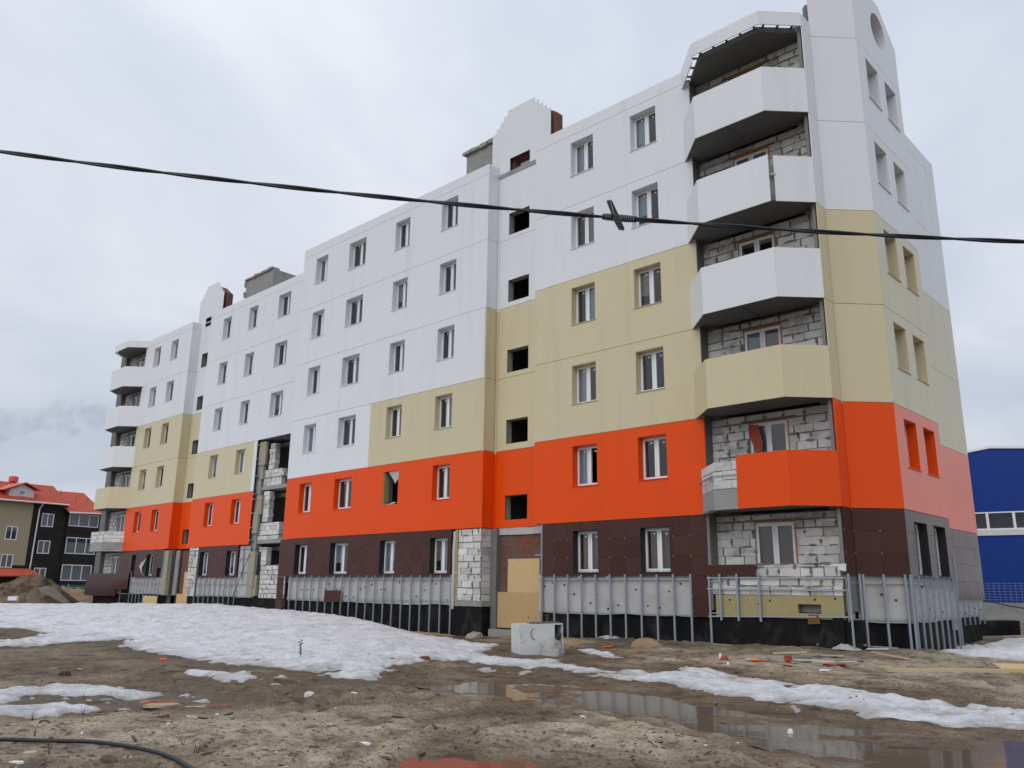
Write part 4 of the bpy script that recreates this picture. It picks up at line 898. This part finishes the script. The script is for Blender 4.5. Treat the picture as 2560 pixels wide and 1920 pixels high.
part('roof_vent', MB().tube([(1.98, 4.5, 10.9), (1.98, 4.5, 11.42)], .3, 12).tube([(1.98, 4.5, 11.42), (1.98, 4.5, 11.95)], .5, 14).tube([(1.98, 4.5, 11.95), (1.98, 4.5, 12.05)], [.52, .15], 14), 'red_roof', hs_, HF)
for u in (4.4, 5.6): part('snow_guard', MB().tube([(u, .8, 9.9), (u-.05, .8, 10.7)], .03, 4), 'steel_dark', hs_, HF)
for u in (7.2, 8.6): part('snow_guard', MB().tube([(u, .3, 9.0), (u, .3, 10.0)], .03, 4), 'steel_dark', hs_, HF)
part('porch_roof', MB().add([(-3, -1.6, .78), (3.4, -1.6, .95), (2.85, -.02, 1.62), (-3, -.02, 1.55), (-3, -1.6, .66), (3.4, -1.6, .83)], [(0, 1, 2, 3), (4, 5, 1, 0)]), 'red_roof', hs_, HF)
part('porch_post', MB().box(3.2, 3.3, -1.5, -1.4, -1.8, .85), 'house_dark', hs_, HF)
# sheet fence in front of the house
FF = fr_(-84, 3.0, 101)
fe = thing('site_fence', 'green and blue sheet metal fence with pale rails in front of the house', 'fence', Matrix.Translation((-84, 3, 0)))
for i in range(16):
    u = -14+i*2.0; m = MB()
    for j in range(10): m.box(u+j*.2, u+j*.2+.12, -.02, 0, -1.75, -.05).box(u+j*.2+.12, u+j*.2+.2, .015, .03, -1.75, -.05)
    part('fence_panel', m, 'fence_blue' if i in (5, 6, 8, 11, 12) else 'fence_green', fe, FF)
for i in range(17): part('fence_post', MB().box(-14+i*2-.04, -14+i*2+.04, -.1, -.03, -1.75, .0), 'steel', fe, FF)
part('fence_rail', MB().box(-14, 18, -.07, -.025, -.35, -.27), 'steel', fe, FF); part('fence_rail', MB().box(-14, 18, -.07, -.025, -1.3, -1.22), 'steel', fe, FF)
# spoil heaps
def heap(name, label, x, y, rx, ry, h, m, seed, zb=-1.7, k=.75):
    n = 64; u = np.linspace(-1, 1, n); X, Y = np.meshgrid(u, u, indexing='ij'); R = np.hypot(X, Y)
    Z = h*np.clip(1-R**1.25, 0, 1)*(1+.30*fbm(X, Y, 2.2, 4, seed))+k*fbm(X*rx, Y*ry, .75 if k > .5 else 2.6, 5, seed+5, .62)*np.clip(1.1-R, 0, 1)-.12*(R > .98)*min(1, h)
    mb = MB(); mb.v = list(zip((X*rx).ravel(), (Y*ry).ravel(), Z.ravel())); idx = np.arange(n*n).reshape(n, n)
    mb.f = [(int(idx[i, j]), int(idx[i+1, j]), int(idx[i+1, j+1]), int(idx[i, j+1])) for i in range(n-1) for j in range(n-1) if R[i, j] < 1.08]
    return solid(name, mb, m, fr_(x, y, 20, zb), label, 'soil heap', smooth=True)
def at(a, b, Z): p = CAM+ray(a, b)*Z; return p
p = at(58, 1290, 58); HEAP1 = heap('soil_heap', 'dark steep heap of dug earth with rubbish in it beyond the snow', p[0], p[1], 4.6, 3.4, 2.55, 'soil', 5, -1.75)
p = at(150, 1292, 64); heap('soil_heap', 'low pale brown heap of earth beside the dark panelled corner', p[0], p[1], 4.2, 3.2, 1.75, 'soil_light', 9, -1.75)
p = at(95, 1282, 55.6); 
solid('tarp', MB().add([(0, 0, 0), (.7, .1, .18), (1.5, .1, -.25), (2.3, 0, -.85), (2.2, -.35, -1.05), (1.3, -.35, -.6), (.5, -.3, -.25)], [(0, 6, 1), (1, 6, 5, 2), (2, 5, 4, 3)]), 'cloth', fr_(p[0]-.3, p[1]-.4, 45, p[2]+.35), 'grey crumpled tarp hanging down the side of the dark earth heap', 'tarp')
p = at(28, 1293, 54.2); solid('foam_board', MB().box(-.3, .3, -.1, .1, -.12, .12, .03), 'paper', fr_(p[0], p[1], 50, p[2]), 'small pale foam board stuck in the dark earth heap', 'board')
# blue warehouse beyond the right corner
WF = fr_(-18.9, 47.86, 9.88)
wh = thing('warehouse', 'dark blue sheet metal warehouse with a long strip of windows behind the corner', 'warehouse', Matrix.Translation((-18.9, 47.86, 0)) @ Matrix.Rotation(math.radians(9.88), 4, 'Z'))
for j in range(30):
    a = -14+j*1.0; tp = lambda u: 11.08-.085*abs(u-2.8) if u > 2.8 else 11.08-.15*abs(u-2.8)
    b_ = a+.997
    part('wall_sheet', MB().slabxz([(a, 6.2), (b_, 6.2), (b_, tp(b_)), (a, tp(a))], 0, .06), 'wh_blue', wh, WF)
    part('wall_sheet', MB().slabxz([(a, -1.6), (b_, -1.6), (b_, 4.42), (a, 4.42)], -.003, .06), 'wh_blue', wh, WF)
part('roof_trim', MB().add([(-14, -.08, 8.5), (2.8, -.08, 11.02), (16, -.08, 9.91), (-14, -.08, 8.68), (2.8, -.08, 11.2), (16, -.08, 10.09), (-14, .2, 8.68), (2.8, .2, 11.2), (16, .2, 10.09)], [(0, 1, 4, 3), (1, 2, 5, 4), (3, 4, 7, 6), (4, 5, 8, 7)]), 'frame', wh, WF)
part('roof', MB().add([(-14, .2, 8.6), (2.8, .2, 11.1), (16, .2, 9.99), (-14, 40, 8.6), (2.8, 40, 11.1), (16, 40, 9.99)], [(0, 1, 4, 3), (1, 2, 5, 4)]), 'wh_blue', wh, WF)
part('ledge', MB().box(-14, 16, -.10, .06, 4.43, 4.86), 'house_white', wh, WF)
part('inner_wall', MB().box(-14, 16, 3.0, 3.1, -1.6, 8.3), 'house_white', wh, WF); part('inner_floor', MB().box(-14, 16, .1, 3, 4.2, 4.4), 'interior', wh, WF)
for j in range(17):
    a = -14+j*1.74+.39; simple_window(wh, WF, a, a+1.74, 4.86, 6.18, 1, .02)
# wire mesh fence on a low concrete wall
MF = fr_(-15.5, 38, 8)
mf = thing('mesh_fence', 'thin wire mesh fence with pale posts in front of the blue warehouse', 'fence', Matrix.Translation((-15.5, 38, 0)))
w_ = MB()
for i in range(60): w_.box(-3+i*.3, -3+i*.3+.012, 0, .012, -.45, .85)
for i in range(8): w_.box(-3, 15, .013, .025, -.4+i*.17, -.388+i*.17)
part('mesh', w_, 'steel', mf, MF, kind='stuff')
for i in range(7): part('post', MB().box(-3.05+i*3, -2.97+i*3, -.05, .03, -1.2, .9), 'steel', mf, MF)
solid('concrete_wall', MB().box(-9, 16, -.2, .2, -1.6, -.42, .04), 'concrete', fr_(-15.5, 37.6, 8), 'low pale concrete wall under the wire mesh fence', 'wall')
solid('concrete_block', MB().box(-.55, .55, -.45, .45, 0, .62, .03).box(-.2, .4, -.3, .2, .62, .85, .08), 'concrete', fr_(-7.4, 14.6, 25, -1.42), 'grey concrete block with a lump on top by the far corner', 'block')
solid('bitumen_kerb', MB().box(-1.5, 1.5, -.25, .25, 0, .55, .02), 'bitumen', fr_(-9.0, 13.6, 70, -1.45), 'black tarred footing jutting out at the far corner of the block', 'footing')
solid('loose_cable', MB().tube([(-3.3, 0, 0), (-1.8, .2, -.35), (-.6, 0, -.55), (.8, .1, -.35), (2.2, 0, -.1), (4, 0, .05)], .035, 5), 'rubber', fr_(-10.2, 30, 8, -.15), 'thin black cable sagging before the low concrete wall', 'cable')

# ------------------------------------------------------------------ overhead cable
def cab(a):                                 # twisted pair at 7 m; sag read from four photo points
    xs = [-2600, -1200, 0, 500, 1000, 1325, 1700, 2212, 3400, 4800]; ys = [-60, 172, 330, 390, 447, 480, 503, 524, 535, 520]
    return np.interp(a, xs, ys)
aa = np.linspace(-2400, 4600, 260); cc = np.array([at(a, 0, 7)*0+CAM+ray(a, 0)*7 for a in aa])
fx = np.polyfit([0, 500, 1000, 1325, 1700, 2212], [3.5628, 3.36, 3.165, 3.053, 2.985, 2.928], 2)
base = CAM+_fw*7*math.cos(0); pts = []
for a in aa:
    d = _r[:2]; q = CAM[:2]+_h[:2]*7.2+d*((a*S_-1280)/F*7.0); pts.append((q[0], q[1], 0, a))
# place each station so it projects onto the measured line
line = []
for (x, y, _, a) in pts:
    aq = min(max(a, -300), 2500); lo = cab(np.array(aq)); d = ray(aq, float(lo)); t_ = 7/(d @ _fw) if False else 7.0
    line.append(CAM+d*t_)
sel = [i for i, a in enumerate(aa) if -250 < a < 2460]; ex0, ex1 = line[sel[0]], line[sel[-1]]
core = np.array([line[i] for i in sel]); sdir = (core[-1]-core[0])[:2]; sdir /= np.linalg.norm(sdir)
ss = (core[:, :2]-core[0, :2]) @ sdir; zc = np.polyfit(ss, core[:, 2], 2)
S0 = np.linspace(-18, ss[-1]+18, 330); cabp = [Vector((core[0, 0]+sdir[0]*s, core[0, 1]+sdir[1]*s, np.polyval(zc, s)+H)) for s in S0]
cb0 = thing('power_cable', 'thick black twisted overhead cable strung across in front of the block', 'cable', Matrix.Translation(cabp[165]))
for ph in (0, math.pi):
    pp = []
    for i, q in enumerate(cabp):
        an = S0[i]*4.2+ph; n_ = Vector((-sdir[1], sdir[0], 0)); pp.append(q+(n_*math.cos(an)+Vector((0, 0, 1))*math.sin(an))*.0095)
    part('strand', MB().tube(pp, .0112, 7), 'cable', cb0, Matrix(), smooth=True)
sc_ = np.interp(1325, aa[sel], ss); q = Vector((core[0, 0]+sdir[0]*sc_, core[0, 1]+sdir[1]*sc_, np.polyval(zc, sc_)+H)); sl = np.polyval(np.polyder(zc), sc_)
KW = Matrix.Translation(q) @ Matrix.Rotation(math.atan2(sdir[1], sdir[0]), 4, 'Z') @ Matrix.Rotation(-math.atan(sl), 4, 'Y')
part('sleeve', MB().tube([(-.10, 0, 0), (-.06, 0, .002), (.10, 0, 0), (.19, 0, 0)], [.024, .028, .030, .026], 10), 'rubber', cb0, KW, smooth=True)
part('clamp_plate', MB().slabxz([(-.075, .125), (-.045, .135), (.005, .03), (.03, -.06), (.075, -.13), (.052, -.122), (.045, -.135), (-.005, -.05), (-.04, .04)], -.055, -.035).slabxz([(-.045, .135), (-.03, .125), (.02, .02), (.085, -.12), (.075, -.13), (.03, -.06), (.005, .03)], -.06, -.03), 'rubber', cb0, KW)
wp = []
for i in range(90):
    an = i*.9; x = -.085+.25*i/90; wp.append((x, .036*math.cos(an), .034*math.sin(an)))
part('tie_wire', MB().tube(wp, .0022, 4), 'wire', cb0, KW); part('tie_wire', MB().tube([(-.05, -.06, .17), (-.045, -.06, .12), (-.01, -.065, .0), (.06, -.045, -.03)], .0022, 4), 'wire', cb0, KW)

# ------------------------------------------------------------------ things lying about
def on(a, b): x, y = gp(a, b); z = top(x, y); x, y = gp(a, b, z); return x, y, top(x, y)
# old cabinet lying on its side
FX, FY = -15.1, -5.25; fz = gz(FX, FY)
CW = fr_(FX, FY, 64, fz-.02) @ Matrix.Rotation(-.02, 4, 'Y')
cbn = thing('metal_cabinet', 'battered white metal cabinet lying open-ended on the mud', 'cabinet', CW)
HH = .80
part('shell', MB().box(-.60, .36, -.33, -.315, .0, HH).box(-.60, .60, .315, .33, .0, HH).box(-.60, .60, -.315, .315, HH-.015, HH).box(-.60, .60, -.315, .315, .0, .015).box(-.60, -.585, -.314, .314, .016, HH-.016).box(.585, .60, -.314, .314, .016, HH-.016), 'enamel', cbn, CW)
part('rim', MB().box(.345, .37, -.345, -.331, 0, HH+.006).box(.58, .61, -.345, -.3151, 0, HH+.006).box(.37, .58, -.345, -.3151, HH-.03, HH+.006).box(.37, .58, -.345, -.3151, 0, .02), 'enamel', cbn, CW)
part('inner_plate', MB().add([(.58, -.31, .56), (.38, -.31, .36), (.38, .28, .30), (.58, .28, .62)], [(0, 1, 2, 3)]), 'steel', cbn, CW)
part('top_plate', MB().box(-.2, .55, -.28, .25, HH+.002, HH+.03), 'steel_dark', cbn, CW)
part('handle', MB().box(-.33, -.29, -.2, -.16, HH, HH+.19).box(-.33, -.08, -.2, -.17, HH+.15, HH+.18).box(-.11, -.08, -.2, -.17, HH, HH+.15), 'wood', cbn, CW); part('handle', MB().box(.34, .38, .1, .14, HH, HH+.2).box(.28, .44, .1, .14, HH+.2, HH+.22), 'rust', cbn, CW)
part('hinge_mark', MB().tube([(-.24, -.333, .68), (-.30, -.335, .60), (-.29, -.335, .48), (-.2, -.333, .40)], .013, 5), 'steel_dark', cbn, CW)
# icy lump against the cabinet
def lump(name, label, x, y, rx, ry, h, seed, m='snow', group=None, cat='snow lump', sub=12):
    mb = MB(); n = sub
    for i in range(n+1):
        th = (i/n)*math.pi/2
        for j in range(n*2):
            ph = math.pi*j/n; k = 1+.28*float(fbm(np.array([math.cos(ph)*1.3+seed]), np.array([math.sin(ph)*1.3+i*.2]), 1.4, 3, seed)[0])
            mb.v.append((rx*k*math.cos(th)*math.cos(ph), ry*k*math.cos(th)*math.sin(ph), h*math.sin(th)*k-.03))
    for i in range(n):
        for j in range(n*2): j2 = (j+1) % (n*2); mb.f.append((i*2*n+j, i*2*n+j2, (i+1)*2*n+j2, (i+1)*2*n+j))
    return solid(name, mb, m, fr_(x, y, seed*37 % 180, top(x, y)), label, cat, group, smooth=True)
lump('ice_lump', 'melting lump of grey ice leaning on the white cabinet', -14.45, -5.35, .40, .26, .40, 3)
lump('snow_lump', 'small leftover snow mound beside the dark footing at the stair door', -22.3, -.55, .6, .3, .22, 8)
for i, (a, b) in enumerate(((565, 1470), (595, 1476), (232, 1502), (192, 1514), (70, 1510), (365, 1425), (118, 1443), (1485, 1458), (645, 1472), (1100, 1452), (270, 1535), (30, 1566), (115, 1570), (262, 1580))):
    x, y, z = on(a, b); lump('snow_lump', 'fist-sized lump of old snow left lying on the brown mud', x, y, .07+.06*random.random(), .045+.03*random.random(), .03+.02*random.random(), 20+i, group='loose snow lumps on the mud', sub=6)
# hose in the foreground
hp = []
for a, b in ((-260, 1640), (-120, 1608), (0, 1599), (100, 1598), (200, 1604), (300, 1621), (370, 1641), (410, 1660), (450, 1690), (480, 1730)):
    x, y = gp(a, b, -1.62); hp.append(Vector((x, y, gz(x, y)+H+.02)))
sp_ = []
for i in range(len(hp)-1):
    p0, p1, p2, p3 = hp[max(i-1, 0)], hp[i], hp[i+1], hp[min(i+2, len(hp)-1)]
    for k in range(8):
        t_ = k/8; v = .5*((2*p1)+(-p0+p2)*t_+(2*p0-5*p1+4*p2-p3)*t_*t_+(-p0+3*p1-3*p2+p3)*t_**3); v.z = gz(v.x, v.y)+H+.014; sp_.append(v)
hz_ = np.array([v.z for v in sp_]); hz_ = np.array([hz_[max(0, i-4):i+5].max() for i in range(len(hz_))]); hz_ = np.convolve(np.pad(hz_, 4, 'edge'), np.ones(9)/9, 'valid')
for v, q_ in zip(sp_, hz_): v.z = q_
solid('hose', MB().tube([tuple(v) for v in sp_], .021, 8), 'rubber', Matrix(), 'black rubber hose curving over the pale sand', 'hose', smooth=True)
# planks, boards and rubbish by the corner
def plank(a, b, a2, b2, w, th, m, name, label, cat, lift=.0, group=None):
    x, y, z = on(a, b); x2, y2, z2 = on(a2, b2); L = math.hypot(x2-x, y2-y)
    Wp = Matrix.Translation((x, y, H+max(z, z2)+.005+lift)) @ Matrix.Rotation(math.atan2(y2-y, x2-x), 4, 'Z')
    return solid(name, MB().box(0, L, -w/2, w/2, -.02, th, .006), m, Wp, label, cat, group)
plank(1912, 1426, 2190, 1437, .16, .07, 'wood', 'plank', 'long straight timber plank lying by the snow at the corner', 'plank')
plank(1985, 1447, 2138, 1449, .12, .04, 'wood', 'plank', 'short pale timber plank lying before the long plank', 'plank')
x, y, z = on(2205, 1446); solid('plywood_board', MB().box(-.45, .9, -.35, .35, 0, .02).box(-.45, .9, -.37, -.35, -.03, .05), 'plywood', fr_(x, y, 30, z+.08) @ Matrix.Rotation(.12, 4, 'X'), 'clean pale plywood board propped flat beyond the planks', 'board')
DEB = [(1565, 1424, .22, .16, .10, 'redpart', 'brick_scrap', 'round dark red brick lump beside a white cup', 'brick'),
       (1556, 1416, .08, .08, .10, 'paper', 'cup', 'small white cup on end beside the dark red lump', 'cup'),
       (1703, 1433, .20, .18, .09, 'redpart', 'brick', 'lower dark red brick of a small stack of two', 'brick'),
       (1573, 1438, .08, .07, .05, 'paper', 'paper_scrap', 'crumpled scrap of white paper alone on brown sand', 'paper'),
       (1640, 1417, .34, .09, .03, 'orange', 'orange_strip', 'bright orange strip of cladding trim on the mud', 'trim'),
       (1658, 1422, .26, .10, .03, 'paper', 'foam_strip', 'white strip beside the orange trim on the mud', 'strip'),
       (1312, 1398, .30, .14, .09, 'orange', 'orange_offcut', 'crumpled orange cladding offcut leaning by the studs', 'offcut'),
       (1840, 1414, .5, .14, .10, 'bluepart', 'blue_sheet', 'bright blue sheet scrap in the rubbish by the corner', 'sheet'),
       (1800, 1416, .5, .10, .08, 'orange', 'orange_strip', 'orange trim strip propped in the rubbish by the corner', 'trim'),
       (1772, 1441, .55, .12, .03, 'concrete', 'board_scrap', 'pale grey board scrap alone before the rubbish', 'board'),
       (1783, 1449, .40, .2, .025, 'paper', 'board_scrap', 'off-white flat scrap lying below the grey board scrap', 'board'),
       (918, 1412, .28, .14, .07, 'rust', 'wood_chunk', 'rusty brown chunk lying alone on the snow field', 'chunk'),
       (668, 1503, .16, .07, .06, 'paper', 'bottle', 'small clear plastic bottle on the mud below the snow', 'bottle'),
       (352, 1429, .14, .1, .05, 'orange', 'orange_scrap', 'small orange scrap at the melting snow edge', 'scrap'),
       (350, 1528, .55, .2, .03, 'wood', 'board_scrap', 'flat pale board lying on sand below the snow patch', 'board'),
       (235, 1643, .30, .10, .05, 'wood_dark', 'wood_chunk', 'dark split wood chunk on sand inside the hose curve', 'chunk'),
       (38, 1645, .2, .07, .012, 'paper', 'paper_scrap', 'pale torn paper strip on sand inside the hose curve', 'paper'),
       (65, 1628, .14, .1, .03, 'wood', 'paper_scrap', 'little cream paper scrap on sand beside the hose', 'paper'),
       (788, 1612, .22, .08, .03, 'paper', 'paper_scrap', 'white crumpled strip beside a dark stick on wet sand', 'paper'),
       (1322, 1554, .14, .05, .04, 'wood', 'wood_chunk', 'small split wood chunk at the near edge of the puddle', 'chunk'),
       (1708, 1590, .08, .06, .07, 'paper', 'paper_scrap', 'standing white paper twist in the shallow water', 'paper'),
       (140, 1459, .22, .12, .07, 'wood_dark', 'stone', 'small dark pointed stone on the mud by the snow', 'stone')]
for (a, b, l, w, h, m_, nm, lb, ct) in DEB:
    if m_ == 'paper' and nm in ('paper_scrap', 'foam_strip', 'board_scrap') and h < .04: l *= .75; w *= .8; h = .012
    x, y, z = on(a, b); mb = MB()
    if m_ in ('orange', 'bluepart'):
        solid(nm, MB().box(-l/2, l/2, -w/2, w/2, 0, .012, .012), m_, fr_(x, y, 20+random.uniform(-40, 40), z+.03) @ Matrix.Rotation(random.uniform(-.25, .25), 4, 'X') @ Matrix.Rotation(random.uniform(-.12, .12), 4, 'Y'), lb, ct); continue
    for i, (zz_, k) in enumerate(((-.02, 1.), (h*.55, .95), (h, .62))):
        for j in range(8):
            an = math.pi*j/4+.3; r_ = k*(1+random.uniform(-.16, .16)); mb.v.append((l/2*r_*math.cos(an), w/2*r_*math.sin(an), zz_+(random.uniform(-.1, .1)*h if i else 0)))
    for i in range(2):
        for j in range(8): j2 = (j+1) % 8; mb.f.append((i*8+j, i*8+j2, i*8+8+j2, i*8+8+j))
    mb.f.append(tuple(range(16, 24)))
    solid(nm, mb, m_, fr_(x, y, 40+random.uniform(-35, 35), z), lb, ct)
x, y, z = on(1703, 1433); solid('brick', MB().box(-.07, .07, -.06, .06, 0, .12, .012), 'redpart', fr_(x, y, 65, z+.09), 'upper dark red brick standing on another brick', 'brick')
# loose sticks and slats along the foot of the corner
for i in range(16):
    a = 1650+i*18+random.uniform(-8, 8); b = 1408+random.uniform(-3, 12); ang = random.uniform(-25, 25); x, y, z = on(a, b); L = random.uniform(.5, 1.3)
    mt_ = ('wood', 'concrete', 'steel', 'wood')[i % 4]
    solid('scrap_slat', MB().box(-L/2, L/2, -.05, .05, 0, .03, .008), mt_, fr_(x, y, 15+ang, z+.02+.05*random.random()) @ Matrix.Rotation(random.uniform(-.12, .12), 4, 'Y'),
          {'wood': 'thin bare wooden slat in the rubbish strewn along the foot of the corner', 'concrete': 'grey cement board strip in the rubbish strewn along the foot of the corner', 'steel': 'shiny galvanised metal strip in the rubbish strewn along the foot of the corner'}[mt_], 'slat', 'scrap slats by the corner')
lump('sand_bag', 'torn dusty sandbag lying beside the orange offcut', -14.3, -1.35, .5, .3, .28, 5, 'soil_light', cat='sandbag')
heap('earth_mound', 'low brown earth mound between the cabinet and the studs', -17.2, -1.3, 1.3, .7, .16, 'soil_light', 14, gz(-17.2, -1.3)-.03, .12)
heap('earth_mound', 'low straw-coloured earth mound against the black footing left of the stair door', -25.0, -.75, 1.7, .55, .16, 'soil_light', 15, gz(-25.0, -.75)-.03, .12)
solid('plastic_sheet', MB().add([(0, 0, 0), (.25, .05, .22), (.5, 0, .12), (.8, -.1, .02), (.7, -.25, 0), (.3, -.25, .02)], [(0, 5, 1), (1, 5, 4, 2), (2, 4, 3)]), 'membrane', fr_(-9.4, .0, 10, gz(-9.2, -.1)), 'crumpled pale plastic sheet heaped at the foot of the corner studs', 'sheet')
for i in range(20):
    a = random.uniform(20, 1500); b = random.uniform(1490, 1640)
    x, y = gp(a, b)
    if min(abs(psd(np.array([x]), np.array([y]), p_)[0]) if False else -psd(np.array([x]), np.array([y]), p_)[0] for p_ in PUD) < .1: continue
    L = random.uniform(.08, .30); solid('wood_splinter', MB().box(-L/2, L/2, -.012, .012, 0, .018, .005), 'wood_dark' if i % 4 else 'wood', fr_(x, y, random.uniform(0, 180), top(x, y)), 'small dark wet wood splinter lying on the sandy ground' if i % 4 else 'small pale dry wood splinter lying on the sandy ground', 'splinter', 'wood splinters on the sand')
# bare weed stem in the snow
x, y, z = on(650, 1388); tw = MB().tube([(0, 0, -.05), (.02, 0, .18), (-.02, .01, .34), (0, 0, .5)], [.012, .010, .008, .004], 5)
for i in range(9): zz_ = .06+i*.045; s_ = (-1)**i; tw.tube([(0, 0, zz_), (s_*.07, random.uniform(-.05, .05), zz_+.06)], [.007, .018], 5)
solid('dead_weed', tw, 'twig', fr_(x, y, 0, z) @ Matrix.Scale(.8, 4), 'dark dead weed stem sticking out of the snow', 'weed')
for i, (a, b) in enumerate(((105, 1630), (428, 1620), (75, 1590), (395, 1605), (178, 1545), (70, 1552))):
    x, y, z = on(a, b); tw = MB()
    for k in range(5): an = random.uniform(0, 6.3); r_ = random.uniform(.03, .09); hh_ = random.uniform(.06, .14); tw.tube([(0, 0, -.02), (r_*.4*math.cos(an), r_*.4*math.sin(an), hh_*.6), (r_*math.cos(an), r_*math.sin(an), hh_)], [.003, .002, .0015], 4)
    solid('dry_grass_tuft', tw, 'twig', fr_(x, y, 0, z), 'sparse dry grass tuft standing in the pale sand', 'grass tuft', 'dry tufts on the sand')
# fine chips and pebbles nobody could count
lt = MB(); n = 0
while n < 5200:
    a, b = random.uniform(-80, 2300), 1400+262*random.random()**.75; x, y = gp(a, b)
    s_ = .006+.026*random.random()**4; z = float(gfun(np.array([[x]]), np.array([[y]]))[0, 0])+H if n < 0 else None
    lt.v.append((x, y, s_)); n += 1
xy = np.array(lt.v); X = xy[:, 0][None]; Y = xy[:, 1][None]; ZG = gfun(X, Y)[0]; TS = snow_t(X, Y)[0]
def chips(name, m, sel, label):
    c = MB()
    for i in sel:
        s_ = xy[i, 2]; ex = random.choice((1, 1, 2.6)); an = random.uniform(0, 3.1); ca, sa = math.cos(an), math.sin(an); b0 = len(c.v)
        for (px, py, pz) in ((-1, -.6, -.3), (1, -.5, -.3), (.8, .7, -.3), (-.9, .6, -.3), (-.4, -.2, .8), (.5, .1, .6)):
            px *= ex*s_; py *= s_; c.v.append((xy[i, 0]+px*ca-py*sa, xy[i, 1]+px*sa+py*ca, ZG[i]+H+pz*s_*.7))
        c.f += [(b0, b0+1, b0+5, b0+4), (b0+1, b0+2, b0+5), (b0+2, b0+3, b0+4, b0+5), (b0+3, b0, b0+4)]
    o = solid(name, c, m, Matrix(), label, 'litter'); o['kind'] = 'stuff'
sn = [i for i in range(len(xy)) if TS[i] > .05][::4]; ZG = np.where(TS > .05, np.maximum(ZG, -1.68)+TS, ZG)
chips('snow_grit', 'soil', sn, 'dark grit and crumbs scattered on the old snow')
ok = [i for i in range(len(xy)) if TS[i] < .0 and ZG[i] > WL+.004]
chips('earth_clods', 'soil', ok[::2], 'small brown earth clods strewn over the sand')
chips('dark_chips', 'wood_dark', ok[1::8]+ok[3::8]+ok[5::16], 'dark bark chips and pebbles strewn over the sand')
chips('pale_chips', 'paper', ok[7::48], 'tiny white crumbs strewn over the sand')

# smoke drifting low beyond the houses
p = at(95, 905, 700); sm_ = MB()
for (dx, dz, r_) in ((-52, -6, 10), (-38, -9, 13), (-24, -5, 12), (-10, -2, 9), (2, 1, 11), (16, 6, 12), (30, 6, 11), (42, 3, 13), (-46, 3, 9), (22, -6, 10), (36, 12, 9)):
    n = 8; b0 = len(sm_.v)
    for i in range(n+1):
        th = math.pi*i/n
        for j in range(12): ph = math.pi*j/6; sm_.v.append((dx+r_*1.3*math.sin(th)*math.cos(ph), r_*math.sin(th)*math.sin(ph), dz+r_*math.cos(th)))
    for i in range(n):
        for j in range(12): j2 = (j+1) % 12; sm_.f.append((b0+i*12+j, b0+(i+1)*12+j, b0+(i+1)*12+j2, b0+i*12+j2))
mv = bpy.data.materials.new('smoke'); mv.use_nodes = True; t = mv.node_tree; t.nodes.clear(); M['smoke'] = mv
ou = N(t, 'ShaderNodeOutputMaterial'); pv = N(t, 'ShaderNodeVolumePrincipled'); t.links.new(pv.outputs[0], ou.inputs['Volume'])
pv.inputs['Color'].default_value = (.42, .45, .52, 1); tc_ = N(t, 'ShaderNodeTexCoord'); nz = noise(t, tc_.outputs['Object'], .07, 4, .6)
mr = N(t, 'ShaderNodeMapRange'); mr.inputs[1].default_value = .42; mr.inputs[2].default_value = .72; mr.inputs[4].default_value = .026; t.links.new(nz, mr.inputs[0]); t.links.new(mr.outputs[0], pv.inputs['Density'])
o = solid('smoke_plume', sm_, 'smoke', Matrix.Translation((p[0], p[1], p[2]+H)) @ Matrix.Rotation(YAW, 4, 'Z'), 'thin grey smoke drifting low in the sky beyond the red-roofed house', 'smoke'); o['kind'] = 'stuff'
